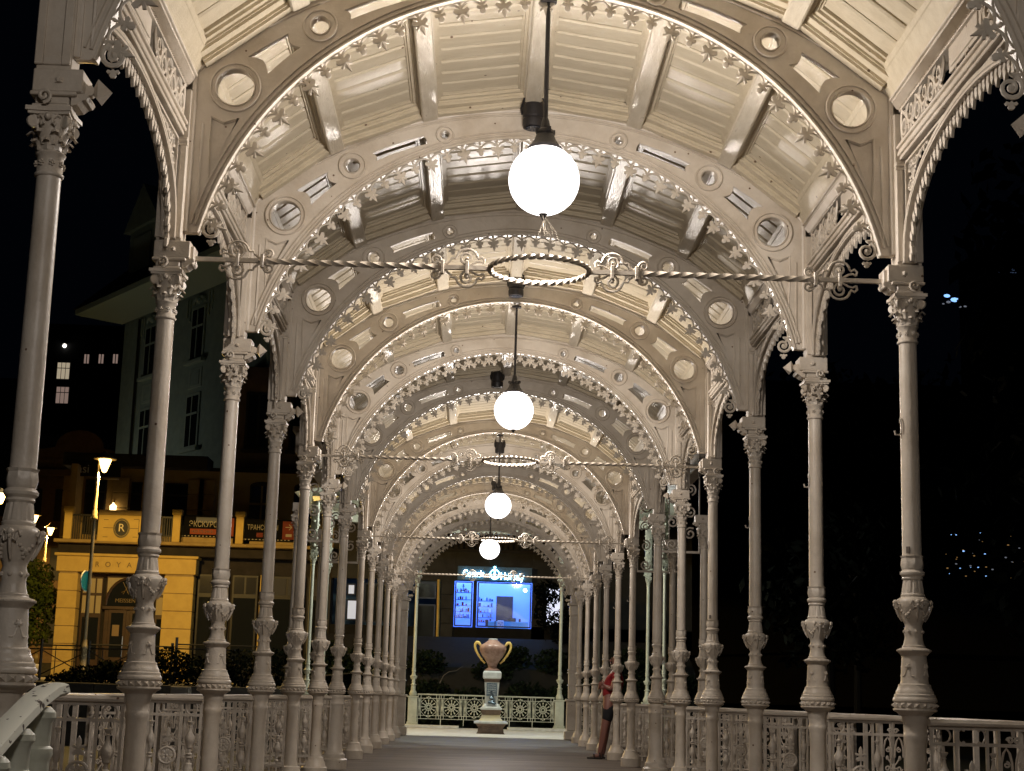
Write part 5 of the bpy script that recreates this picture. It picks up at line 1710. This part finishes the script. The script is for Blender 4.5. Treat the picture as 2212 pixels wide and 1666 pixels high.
PROD = [mat("product_" + n_, c_, .5) for n_, c_ in (("dark", (.02, .02, .04)), ("white", (.75, .75, .8)), ("red", (.5, .05, .06)), ("blue", (.10, .18, .45)), ("tan", (.4, .3, .25)))]
rr = random.Random(3)
for (x0, x1, y0, zs) in ((-1.08, -.54, .75, (3.80, 4.02, 4.24, 4.46, 4.72)), (-.26, .30, 2.2, (3.72, 3.90, 4.08, 4.30, 4.52))):
    for z in zs:
        sf = spart("shop_shelf", MB().box(x0, x1, y0, y0 + .25, z - .012, z), PROD[3], room)
        x = x0 + .02
        while x < x1 - .06:
            w_ = rr.uniform(.03, .09)
            if rr.random() < .8:
                hgt = rr.uniform(.06, .15)
                ma = PROD[2] if abs(z - 4.24) < .01 and x0 < -.5 else rr.choice(PROD)
                spart("shop_product", MB().bbox(x, x + w_ - .01, y0 + .03, y0 + .16, z + .001, z + hgt, .004), ma, room)
            x += w_ + .008
spart("counter", MB().bbox(.12, 1.6, 1.2, 1.7, 3.3, 3.72, .01), mat("counter_teal", (.10, .40, .55), .5), room)
spart("counter_items", MB().bbox(.82, 1.15, 1.25, 1.5, 3.722, 3.86, .01).bbox(1.25, 1.33, 1.3, 1.45, 3.722, 3.84, .01).bbox(.92, 1.0, 1.22, 1.3, 3.862, 3.94, .01), PROD[0], room)
ch_ = spart("white_chair", MB().bbox(.46, .70, .95, 1.0, 3.46, 3.74, .02).bbox(.46, .70, .75, 1.0, 3.42, 3.45, .01), PROD[1], room)
fl_ = MB()
for (x, z) in ((.52, 3.64), (.58, 3.58), (.64, 3.66), (.55, 3.52), (.65, 3.54)):
    fl_.ball((x, .945, z), .025, 6, 4, (1, .2, 1))
spart("flower_print", fl_, PROD[3], ch_)
spart("black_display", MB().bbox(.02, .12, .9, 1.0, 3.5, 3.76, .01).bbox(.36, .40, .9, 1.0, 3.45, 3.72, .01), PROD[0], room)
anc = MB()
def anchor(m, cx, cz, k, y):
    m.tube([(cx, y, cz + .20 * k), (cx, y, cz - .16 * k)], .030 * k, 5)
    m.tube([(cx + .17 * k * math.cos(a), y, cz - .02 * k + .15 * k * math.sin(a)) for a in [PI + PI * q / 12 for q in range(13)]], .030 * k, 5)
    m.tube([(cx - .10 * k, y, cz + .12 * k), (cx + .10 * k, y, cz + .12 * k)], .022 * k, 5)
    m.ball((cx, y, cz + .22 * k), .05 * k, 7, 5)
anchor(anc, -.82, 4.83, .55, .045)
spart("anchor_sticker", anc, PROD[0])
# neon sign: letters and an anchor in a ring, on a dark board
ns_ = thing("neon_sign", "glowing blue white neon shop sign with an anchor between two words", "sign", (0, DYW - .12, 0))
spart2 = lambda n, m_, ma: link(n, m_.mesh(n, ma, 40), ns_)
spart2("sign_board", MB().bbox(-1.05, 1.66, .02, .06, 5.10, 5.62, .01), mat("sign_backing", (.02, .06, .10), .4))
NEON = mat("neon_letters", (.8, .95, 1), .4, emit=(.50, .90, 1.0), estr=16)
NEON2 = mat("neon_anchor", (.5, .9, 1), .4, emit=(.25, .80, 1.0), estr=11)
text("Cosmis", .36, (-.86, -.02, 5.34), NEON, ns_, "lettering", .02, 'LEFT', sx=.72)
text("Hursaiy", .36, (.50, -.02, 5.27), NEON, ns_, "lettering", .02, 'LEFT', sx=.78)
an = MB()
anchor(an, .30, 5.38, .95, -.02)
an.tube([(.30 + .17 * math.cos(2 * PI * q / 24), -.02, 5.34 + .17 * math.sin(2 * PI * q / 24)) for q in range(24)], .016, 5, closed=True)
spart2("anchor_emblem", an, NEON2)
# balcony slats above, side windows
sl_ = spart("balcony_board", MB().box(-5.6, 7.5, -.02, .04, 6.15, 6.25), DCOR)
for k in range(44):
    spart("balcony_slat", MB().bbox(-4.2 + k * .2, -4.2 + k * .2 + .13, -.10, -.06, 6.26, 7.2, .004), DCOR, sl_)
for (x0, x1, z0, z1, lit) in ((-5.02, -4.72, 4.45, 4.86, 1), (-5.02, -4.62, 3.55, 4.30, 1), (-4.4, -3.2, 3.5, 4.9, 0), (-2.5, -1.8, 3.0, 4.2, 0), (-2.5, -1.8, 4.4, 5.0, 0), (2.17, 2.83, 3.55, 4.95, 2)):
    ma = (DARKW, mat("lit_pane", (.6, .65, .75), .4, emit=(.62, .75, 1.0), estr=.42), mat("bright_pane", (.8, .8, .9), .4, emit=(.70, .76, 1.0), estr=1.1))[lit]
    w_ = spart("window", MB().box(x0, x1, -.02, .0, z0, z0 + .05).box(x0, x1, -.02, .0, z1 - .05, z1).box(x0, x0 + .05, -.019, -.001, z0, z1).box(x1 - .05, x1, -.019, -.001, z0, z1), FRM)
    spart("pane", MB().box(x0 + .05, x1 - .05, -.014, -.006, z0 + .05, z1 - .05), ma, w_)
for (x0, x1, z0, z1) in ((-5.64, -5.06, 3.4, 4.3), (-4.6, -4.45, 3.3, 4.9)):
    pass

# ------------------------------------------------------------------ houses behind
TEAL = mat("grey_green_render", (.25, .37, .39), .8, alt=(.21, .31, .33), bump=.2)
TEALT = mat("grey_green_trim", (.29, .41, .42), .8)
th = thing("green_grey_house", "tall grey green house with narrow windows and a wide eave behind the yellow building", "house", (-17.0, 72.0, 0), math.atan2(-11.5, 8.2))
def tp(n, m_, ma, par=None, sm=0): return link(n, m_.mesh(n, ma, sm), par or th)
tp("wall", MB().box(0, 14.2, 0, 9, 1, 17.5), TEAL)
tp("eave", MB().add([(-2.7, -1.4, 18.1), (16, -1.4, 18.1), (16, 10, 18.1), (-2.7, 10, 18.1), (-.1, -.1, 17.4), (14.3, -.1, 17.4), (14.3, 9.1, 17.4), (-.1, 9.1, 17.4), (-2.7, -1.4, 18.35), (16, -1.4, 18.35), (16, 10, 18.35), (-2.7, 10, 18.35)], [(0, 1, 5, 4), (1, 2, 6, 5), (2, 3, 7, 6), (3, 0, 4, 7), (0, 8, 9, 1), (1, 9, 10, 2), (2, 10, 11, 3), (3, 11, 8, 0)]), TEALT)
rf = tp("roof", MB().add([(-2.8, -1.5, 18.36), (16.1, -1.5, 18.36), (16.1, 10.1, 18.36), (-2.8, 10.1, 18.36), (4, 4.3, 24.5), (10, 4.3, 24.5)], [(0, 1, 5, 4), (1, 2, 5), (2, 3, 4, 5), (3, 0, 4)]), DCOR)
dm = tp("dormer", MB().box(.6, 3.6, -.3, 3.5, 18.4, 21.6).add([(.2, -.5, 21.6), (4.0, -.5, 21.6), (2.1, -.5, 23.6), (.2, 4, 21.6), (4.0, 4, 21.6), (2.1, 4, 23.6)], [(0, 1, 2), (5, 4, 3), (0, 2, 5, 3), (1, 4, 5, 2), (0, 3, 4, 1)]), TEAL, rf)
tp("dormer_panel", MB().bbox(1.2, 3.0, -.36, -.305, 19.0, 21.2, .02), TEALT, rf)
for (s0, s1) in ((2.65, 3.75), (7.4, 8.45), (11.4, 12.4)):
    for (z0, z1) in ((14.6, 16.7), (10.85, 12.95)):
        w_ = tp("window", MB().bbox(s0 - .12, s1 + .12, -.06, .02, z0 - .1, z1 + .12, .01), TEALT)
        tp("pane", MB().bbox(s0, s1, -.075, -.055, z0, z1, .004), DARKW, w_)
        tp("sash", MB().box((s0 + s1) / 2 - .035, (s0 + s1) / 2 + .035, -.10, -.077, z0, z1).box(s0, s1, -.096, -.078, z0 + (z1 - z0) * .62, z0 + (z1 - z0) * .62 + .09), TEALT, w_)
        tp("window_sill", MB().bbox(s0 - .35, s1 + .35, -.22, .0, z0 - .26, z0 - .1, .02), TEALT, w_)
    for z0 in (13.3,):
        pn = tp("wall_panel", MB().bbox(s0 - .1, s1 + .1, -.03, .01, z0, z0 + .85, .02), TEALT)
        tp("panel_field", MB().bbox(s0 + .12, s1 - .12, -.045, -.031, z0 + .12, z0 + .73, .02), TEAL, pn)
    orn = MB()
    orn.tube([((s0 + s1) / 2 + .55 * math.cos(PI * q / 10), -.05, 16.95 + .30 * math.sin(PI * q / 10)) for q in range(11)], .06, 5)
    orn.ball(((s0 + s1) / 2, -.05, 17.08), .16, 7, 5)
    for sg in (-1, 1):
        orn.bbox((s0 + s1) / 2 + sg * .9 - .05, (s0 + s1) / 2 + sg * .9 + .05, -.06, 0, 16.3, 17.3, .01)
        orn.bbox((s0 + s1) / 2 + sg * 1.15 - .05, (s0 + s1) / 2 + sg * 1.15 + .05, -.06, 0, 16.5, 17.3, .01)
    tp("stucco_ornament", orn, TEALT)
tp("rain_pipe", MB().tube([(1.9, -.10, 17.3), (1.9, -.10, 11.8), (1.9, -.10, 9)], .06, 6), INK)
bh = thing("brown_house", "dark brown house front beside the grey green house, above the balcony banners", "house", (0, 60.2, 0))
bw_ = link("wall", MB().box(-9.9, -5.6, 0, 8, 9.16, 13.2).mesh("wall", mat("dark_brown_render", (.10, .07, .045), .85, alt=(.08, .055, .035)), 0), bh)
for x in (-8.9, -7.2):
    w_ = link("window", MB().bbox(x - .5, x + .5, -.05, .02, 10.0, 12.2, .02).mesh("window", INK, 0), bh)
    link("pane", MB().bbox(x - .4, x - .05, -.065, -.052, 10.1, 12.1, .004).mesh("pane", DARKW, 0), w_)
    link("pane", MB().bbox(x + .05, x + .4, -.065, -.052, 10.1, 12.1, .004).mesh("pane", DARKW, 0), w_)
    link("window_sill", MB().bbox(x - .6, x + .6, -.15, .0, 9.85, 9.99, .01).mesh("window_sill", DCOR, 0), bh)
# older building far left with a curved gable, and the lit windows up the hill
ob = thing("gabled_building", "dim ochre building with a curved gable far behind the street lamp", "building", (-25.2, 98, 0))
OCH = mat("old_ochre_render", (.15, .095, .05), .85, alt=(.11, .07, .035))
link("wall", MB().box(-3.6, 3.4, 0, 10, 1, 14.4).mesh("wall", OCH, 0), ob)
link("cornice", MB().bbox(-4.0, 3.8, -.5, .0, 13.6, 14.0, .05).bbox(-3.8, 3.6, -.3, 10.2, 14.4, 14.7, .05).mesh("cornice", OCH, 0), ob)
link("curved_gable", MB().poly([(-3.0, 14.7), (2.8, 14.7)] + [(2.6 - .1 * k, 15.1 + .05 * k) for k in range(3)] + [(1.5 * math.cos(PI * k / 10), 15.4 + 1.1 * math.sin(PI * k / 10)) for k in range(11)] + [(-2.6, 15.2)], -.2, .3).mesh("curved_gable", OCH, 0), ob)
for x in (-2.6, -.8, 1.0, 2.6):
    for z in (3.2, 7.2, 10.8):
        w_ = link("window", MB().bbox(x - .5, x + .5, -.04, .03, z, z + 2.0, .02).mesh("window", INK, 0), ob)
lb_ = thing("low_building", "dim stone building behind the small street lamps at the left edge", "building", (-32, 90, 0))
link("wall", MB().box(-7, 3.6, 0, 10, 1, 10.6).mesh("wall", OCH, 0), lb_)
link("roof", MB().add([(-7.4, -.4, 10.6), (4.0, -.4, 10.6), (4.0, 10.4, 10.6), (-7.4, 10.4, 10.6), (-5, 5, 13.2), (2, 5, 13.2)], [(0, 1, 5, 4), (1, 2, 5), (2, 3, 4, 5), (3, 0, 4)]).mesh("roof", DCOR, 0), lb_)
for k in range(5):
    link("window", MB().bbox(-5.5 + k * 2, -4.5 + k * 2, -.05, .02, 6.4, 8.6, .02).mesh("window", INK, 0), lb_)
hh_ = thing("hillside_house", "unlit house high on the hill with a few warm lit windows", "house", (-39, 152, 0))
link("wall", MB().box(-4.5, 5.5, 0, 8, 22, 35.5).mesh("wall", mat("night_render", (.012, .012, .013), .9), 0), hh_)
LITW = mat("warm_lit_pane", (.8, .7, .5), .5, emit=(1.0, .83, .58), estr=.36)
LITP = mat("pinkish_lit_pane", (.8, .6, .5), .5, emit=(1.0, .70, .58), estr=.20)
for (x, z, ma) in ((-2.15, 30.85, LITW), (-2.05, 28.45, LITP)):
    w_ = link("window", MB().box(x - .66, x + .66, -.03, .0, z - .86, z + .86).mesh("window", INK, 0), hh_)
    for c in range(3):
        for (z0, z1) in ((-.80, .22), (.30, .80)):
            link("pane", MB().bbox(x - .6 + c * .41, x - .6 + c * .41 + .35, -.06, -.035, z + z0, z + z1, .004).mesh("pane", ma, 0), w_)
for (x, z) in ((.02, 32.1), (1.42, 32.15), (2.80, 32.2)):
    w_ = link("window", MB().box(x - .34, x + .34, -.03, .0, z - .55, z + .55).mesh("window", INK, 0), hh_)
    for c in (0, 1):
        link("pane", MB().bbox(x - .26 + c * .28, x - .26 + c * .28 + .18, -.06, -.035, z - .45, z + .45, .004).mesh("pane", LITP, 0), w_)
dl = thing("door_lamp", "tiny white lamp shining above the lit windows on the hill", "lamp", (-41.2, 151.8, 33.3))
link("bulb", MB().ball((0, 0, 0), .20, 8, 6).mesh("bulb", mat("white_bulb", (.9, .9, .9), .3, emit=(1, .95, .85), estr=3)), dl)
link("cap", MB().lathe([(.25, .2), (.05, .4)], 8).mesh("cap", INK), dl)

# ------------------------------------------------------------------ street lamps
def street_lamp(x, y, z0, zl, label, k=1.0, kind=0):
    t = thing("street_lamp", label, "street lamp", (x, y, z0), .3, "yellow street lamps")
    h = zl - z0
    pole = MB().lathe([(.17, 0), (.17, .15), (.11, .22), (.10, .9), (.12, .95), (.085, 1.05), (.07, 1.2)], 12)
    pole.lathe([(.062, 1.2), (.056, h * .45), (.05, h - 1.6)], 12)
    pole.lathe([(.09, h - 1.75), (.10, h - 1.7), (.07, h - 1.62), (.075, h - 1.5), (.05, h - 1.42), (.045, h - .55), (.06, h - .5), (.06, h - .45), (.04, h - .3)], 12)
    POLE = mat("lamp_pole_paint", (.34, .27, .15), .5) if "lamp_pole_paint" not in bpy.data.materials else bpy.data.materials["lamp_pole_paint"]
    link("pole", pole.mesh("lamp_pole", POLE, 40), t)
    link("arm", MB().tube([(0, 0, h - .32), (0, 0, h - .05), (.06, 0, h + .18), (.16, 0, h + .30)], .03, 6).mesh("lamp_arm", POLE), t)
    hd = link("lamp_glass", MB().lathe([(.03, h - .30), (.07, h - .27), (.13, h - .10), (.19, h + .08), (.20, h + .12)], 16, c=(.18, 0)).mesh("lamp_glass", SOD), t)
    link("lamp_hood", MB().lathe([(.21, h + .10), (.34, h + .10), (.34, h + .13), (.22, h + .20), (.10, h + .28), (.03, h + .36)], 18, c=(.18, 0)).mesh("lamp_hood", POLE, 40), t)
    ld = bpy.data.lights.new("street_lamp_light", 'SPOT')
    ld.energy = STREET_POWER
    ld.color = (1.0, .62, .17)
    ld.spot_size = math.radians(179.5)
    ld.spot_blend = .03
    ld.shadow_soft_size = .15
    link("street_lamp_light", ld, t, (.18, 0, h - .34))
    return t
sl1 = street_lamp(-11.90, 48.0, 1.1, 7.62, "tall yellow street lamp in front of the yellow building")
sg_ = thing("round_road_sign", "small round turquoise road sign seen edge on, on the street lamp's pole", "sign", (-11.98, 47.9, 4.03), 1.28)
link("disc", MB().poly([(.30 * math.cos(2 * PI * k / 24), .30 * math.sin(2 * PI * k / 24)) for k in range(24)], -.012, .012).mesh("disc", mat("turquoise_sign", (.02, .26, .30), .4), 30), sg_)
link("rim", MB().tube([(.30 * math.cos(2 * PI * k / 24), 0, .30 * math.sin(2 * PI * k / 24)) for k in range(24)], .018, 5, closed=True).mesh("rim", mat("pale_sign_rim", (.5, .5, .5), .4)), sg_)
street_lamp(-23.3, 85.0, 1.3, 9.05, "small yellow street lamp farther off, right one of the far pair")
street_lamp(-24.35, 85.6, 1.3, 9.75, "small yellow street lamp farther off, left one of the far pair")
sl4 = street_lamp(-20.35, 66.0, 1.3, 8.55, "yellow street lamp cut by the left edge of the picture")
ld = bpy.data.lights.new("house_fill_light", 'POINT')  # added fill beside the lamp glass, brightens the grey green house
ld.energy = 190
ld.color = (1.0, .88, .66)
ld.shadow_soft_size = .2
link("street_lamp_light", ld, sl4, (.18, -.35, 7.25))

# ------------------------------------------------------------------ black street fence
fe = thing("street_fence", "black iron street fence with crossed bars in front of the yellow building", "fence", (0, 48.0, 0))
FEN = mat("black_fence_paint", (.010, .010, .010), .5)
xs_ = [-15.8, -14.5, -13.15, -11.75, -10.4, -9.30]
for k, x in enumerate(xs_):
    link("fence_post", MB().tube([(x, 0, 1.0), (x, 0, 2.28)], .045, 6).mesh("fence_post", FEN), fe)
for k in range(len(xs_) - 1):
    a, b = xs_[k], xs_[k + 1]
    m = MB()
    for z in (2.12, 2.0, 1.2):
        m.tube([(a, 0, z + .05 * (k > 2)), (b, 0, z + .05 * (k > 2))], .022, 5)
    c = (a + b) / 2
    for (p, q) in (((a, 1.25), (b, 1.98)), ((a, 1.98), (b, 1.25))):
        m.tube([(p[0], 0, p[1]), (q[0], 0, q[1])], .016, 5)
    for u in (.3, .7):
        m.tube([(a + (b - a) * u, 0, 1.2), (a + (b - a) * u, 0, 2.1)], .014, 5)
    link("fence_field", m.mesh("fence_field", FEN), fe)
xs_ = [-9.18, -7.9, -6.7]
fe2 = thing("street_fence", "black iron street fence running in front of the dark shop windows", "fence", (0, 48.0, 0))
for x in xs_:
    link("fence_post", MB().tube([(x, 0, 1.0), (x, 0, 2.45)], .045, 6).mesh("fence_post", FEN), fe2)
for a, b in zip(xs_, xs_[1:]):
    m = MB()
    for z in (2.25, 2.12, 1.3):
        m.tube([(a, 0, z), (b, 0, z)], .022, 5)
    m.tube([(a, 0, 2.1), (b, 0, 1.35)], .016, 5); m.tube([(a, 0, 1.35), (b, 0, 2.1)], .016, 5)
    link("fence_field", m.mesh("fence_field", FEN), fe2)

# ------------------------------------------------------------------ low white planter on the pavement
pla = thing("planter", "low white rounded planter on the pavement left of the yellow building", "planter", (-15.3, 53.5, 1.14), .1)
link("bowl", MB().lathe([(.35, 0), (.40, .06), (.62, .26), (.70, .42), (.70, .48), (.62, .48), (.58, .40)], 24).mesh("bowl", mat("white_planter_stone", (.50, .47, .42), .6), 40), pla)
link("soil", MB().lathe([(.59, .40), (.59, .42), (.2, .50), (.02, .52)], 16).mesh("planter_soil", SOIL), pla)

# ------------------------------------------------------------------ plants
def leaf_mat(n, c1, c2):
    m = mat(n, c1, .9, alt=c2, nscale=2.0)
    m.node_tree.nodes["Principled BSDF"].inputs["Specular IOR Level"].default_value = .04
    return m
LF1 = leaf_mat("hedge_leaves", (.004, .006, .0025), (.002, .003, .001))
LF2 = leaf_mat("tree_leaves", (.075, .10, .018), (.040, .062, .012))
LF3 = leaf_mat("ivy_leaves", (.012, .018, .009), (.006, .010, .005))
LF4 = leaf_mat("night_darkened_leaves", (.0045, .006, .004), (.002, .003, .002))  # leaves blackened, the unlit night put into their colour
BARK = mat("night_darkened_bark", (.004, .0035, .003), .95)  # trunk colour blackened too, so lamp light hardly shows on it
def foliage(blobs, n, size, seed):
    r = random.Random(seed)
    vs, fs = [], []
    tot = sum(b[3] * b[4] * b[5] for b in blobs)
    for (cx, cy, cz, ax, ay, az) in blobs:
        m = int(n * ax * ay * az / tot) + 1
        for _ in range(m):
            d = Vector((r.gauss(0, 1), r.gauss(0, 1), r.gauss(0, 1))).normalized() * (r.random() ** .35)
            p = Vector((cx + d.x * ax, cy + d.y * ay, cz + d.z * az))
            a = Vector((r.uniform(-1, 1), r.uniform(-1, 1), r.uniform(-1, 1))).normalized()
            b = a.cross(Vector((r.uniform(-1, 1), r.uniform(-1, 1), r.uniform(-1, 1)))).normalized()
            s_ = size * r.uniform(.6, 1.4)
            o = len(vs)
            vs += [p - a * s_, p + b * s_ * .5, p + a * s_, p - b * s_ * .5]
            fs.append((o, o + 1, o + 2, o + 3))
    m = MB()
    m.v, m.f = [tuple(v) for v in vs], fs
    return m
def bush(name, label, cat, loc, blobs, n, size, ma, seed, trunk=None, group=None):
    t = thing(name, label, cat, loc, 0, group)
    link("crown" if trunk else "leaves", foliage(blobs, n, size, seed).mesh("crown" if trunk else "leaves", ma, 0), t)
    m = MB()
    if trunk:
        m.tube([(0, 0, -.5), (.05, 0, trunk * .5), (-.05, .05, trunk)], [.16, .12, .07], 8)
    else:
        for k in range(4):
            m.tube([(.1 * k - .15, 0, -.2), (.25 * k - .35, .05, .5)], [.025, .012], 5)
    for k in range(5):
        b = blobs[k % len(blobs)]
        m.tube([(0, 0, (trunk or .3) * .8), (b[0] * .5, b[1] * .5, (b[2] + (trunk or .3) * .8) / 2), (b[0], b[1], b[2])], [.06 if trunk else .02, .04 if trunk else .015, .01], 5)
    link("trunk" if trunk else "stems", m.mesh("trunk" if trunk else "stems", BARK if ma is LF4 else BROWN), t)
    return t
bush("street_tree", "small green tree lit yellow left of the yellow building", "tree", (-16.9, 59.5, 1.2), [(0, 0, 3.0, 1.0, .9, .8), (.7, -.2, 2.6, .8, .7, .7), (-.7, 0, 2.7, .8, .7, .7), (.2, -.1, 3.7, .75, .7, .6), (.1, 0, 1.6, .9, .8, .5)], 5200, .085, LF2, 11, trunk=2.0)
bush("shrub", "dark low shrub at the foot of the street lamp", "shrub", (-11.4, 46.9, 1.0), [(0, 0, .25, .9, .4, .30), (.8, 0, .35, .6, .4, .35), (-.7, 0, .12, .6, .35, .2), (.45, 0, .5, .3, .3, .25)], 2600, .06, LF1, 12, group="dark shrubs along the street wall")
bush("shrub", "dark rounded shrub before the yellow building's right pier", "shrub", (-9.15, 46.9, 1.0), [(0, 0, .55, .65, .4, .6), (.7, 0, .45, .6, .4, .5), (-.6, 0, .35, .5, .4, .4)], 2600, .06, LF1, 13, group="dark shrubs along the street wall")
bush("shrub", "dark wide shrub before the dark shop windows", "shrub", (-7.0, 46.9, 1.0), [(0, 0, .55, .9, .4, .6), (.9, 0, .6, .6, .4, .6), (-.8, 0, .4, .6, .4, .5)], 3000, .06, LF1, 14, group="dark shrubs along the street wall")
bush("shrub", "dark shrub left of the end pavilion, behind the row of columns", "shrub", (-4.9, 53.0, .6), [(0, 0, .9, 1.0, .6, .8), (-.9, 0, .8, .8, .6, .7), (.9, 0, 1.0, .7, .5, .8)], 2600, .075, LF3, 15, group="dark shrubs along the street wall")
# ivy bank behind the rosette railing
iv = MB()
iv.add([(-6, 51.6, -.7), (7, 51.6, -.7), (7, 53.2, 1.9), (-6, 53.2, 1.9), (7, 56.4, 3.0), (-6, 56.4, 3.0)], [(0, 1, 2, 3), (3, 2, 4, 5)])
struct("bank", iv, NDARK)
blobs = []
r_ = random.Random(5)
for k in range(60):
    u = r_.random()
    blobs.append((r_.uniform(-5.5, 6.5), 51.4 + u * 1.9, -.4 + u * 2.7, .7, .35, .45))
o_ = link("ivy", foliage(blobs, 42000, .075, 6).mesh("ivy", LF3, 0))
tag(o_, "dark ivy and bushes covering the bank behind the rosette railing", None, None, "stuff")
tw = thing("bare_branch", "bare pale branch sticking out of the dark bank left of the vase", "branch", (-1.3, 51.0, 1.6))
link("branch", MB().tube([(-.1, 0, -.25), (.02, 0, 0), (.18, 0, .12), (.42, 0, .16), (.62, 0, .32)], [.022, .018, .014, .010, .006], 5).mesh("branch", mat("pale_bark", (.07, .06, .05), .8)), tw)
bush("street_bush", "dark leafy bush hanging before the white lit window right of the blue shop", "bush", (2.45, 56.2, 2.6), [(-.3, 0, 2.0, .5, .4, .5), (.2, 0, .9, .5, .4, .55), (.65, 0, 1.5, .35, .3, .6), (-.45, 0, 1.3, .35, .3, .6), (.5, 0, .4, .6, .4, .35)], 1500, .085, LF4, 16)
# dark park trees on the right, lights far behind them
tr_r = random.Random(21)
for k, (x, y, h) in enumerate(((9, 24, 11), (13.5, 33, 14), (8.5, 40, 10), (18, 46, 16), (24, 38, 15), (13, 56, 14), (30, 58, 18))):
    bl_ = []
    for q in range(12):
        a = tr_r.uniform(0, 2 * PI)
        d = tr_r.uniform(0, h * .26)
        bl_.append((d * math.cos(a), d * math.sin(a), h * tr_r.uniform(.30, .92), h * .13, h * .13, h * .10))
    nm = ["nearest one by the third column", "second one from the camera", "one beside the middle of the walk", "tall one beyond the walk", "tall one at the right edge", "one near the end pavilion", "farthest and tallest one"][k]
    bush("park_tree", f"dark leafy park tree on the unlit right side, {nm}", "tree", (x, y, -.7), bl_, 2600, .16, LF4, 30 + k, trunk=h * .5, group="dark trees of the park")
g = MB()
g.add([(12, 124, -.7), (400, 124, -.7), (400, 190, 40), (22, 190, 40), (400, 400, 70), (22, 400, 70)], [(0, 1, 2, 3), (3, 2, 4, 5)])
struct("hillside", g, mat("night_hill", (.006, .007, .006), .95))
FL = [("blue_far_lamp", (.25, .5, 1.0), 1.6), ("pale_far_lamp", (.8, .85, 1.0), .16), ("amber_far_lamp", (1.0, .55, .18), .22)]
FM = [mat(n_, c_, .4, emit=c_, estr=e_) for n_, c_, e_ in FL]
hv = thing("far_villa", "far dark villa on the hill with faint blue lit strips, upper right edge", "house", (41.0, 121, 34))
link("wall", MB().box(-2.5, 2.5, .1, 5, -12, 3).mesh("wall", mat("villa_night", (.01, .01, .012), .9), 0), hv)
for (x0, x1, z, hh2, m_) in ((-.75, .55, 1.55, .06, 1), (-.8, .7, 1.15, .04, 1), (-.2, .5, 1.35, .12, 0)):
    link("lit_strip", MB().bbox(x0, x1, 0, .08, z, z + hh2, .01).mesh("lit_strip", mat("dim_blue_strip", (.3, .4, .6), .5, emit=(.3, .45, .8), estr=.10), 0), hv)
lp = [(35.4, 32.55, 0, .20), (36.0, 32.25, 0, .26), (35.5, 32.05, 1, .14), (36.4, 31.7, 1, .10), (36.8, 31.75, 1, .10), (35.1, 31.9, 1, .08)]
lp += [(tr_r.uniform(34.6, 41), tr_r.uniform(10.8, 14.2), tr_r.choice((1, 1, 2, 2, 0)), tr_r.uniform(.025, .075)) for _ in range(38)]
for nm_, sel, lab in (("far_lights", lp[:6], "small blue white lights twinkling between leaves high on the right"), ("low_far_lights", lp[6:], "tiny amber and blue lights glimmering between leaves at the far right")):
    m = MB()
    fm_ = []
    for (x, z, c, rr_) in sel:
        n0 = len(m.f)
        m.ball((x, 119, z), rr_, 6, 4, (1.3, .5, .7))
        fm_ += [c] * (len(m.f) - n0)
    me = m.mesh(nm_, FM, 0)
    me.polygons.foreach_set("material_index", fm_)
    tag(link(nm_, me), lab, None, None, "stuff")
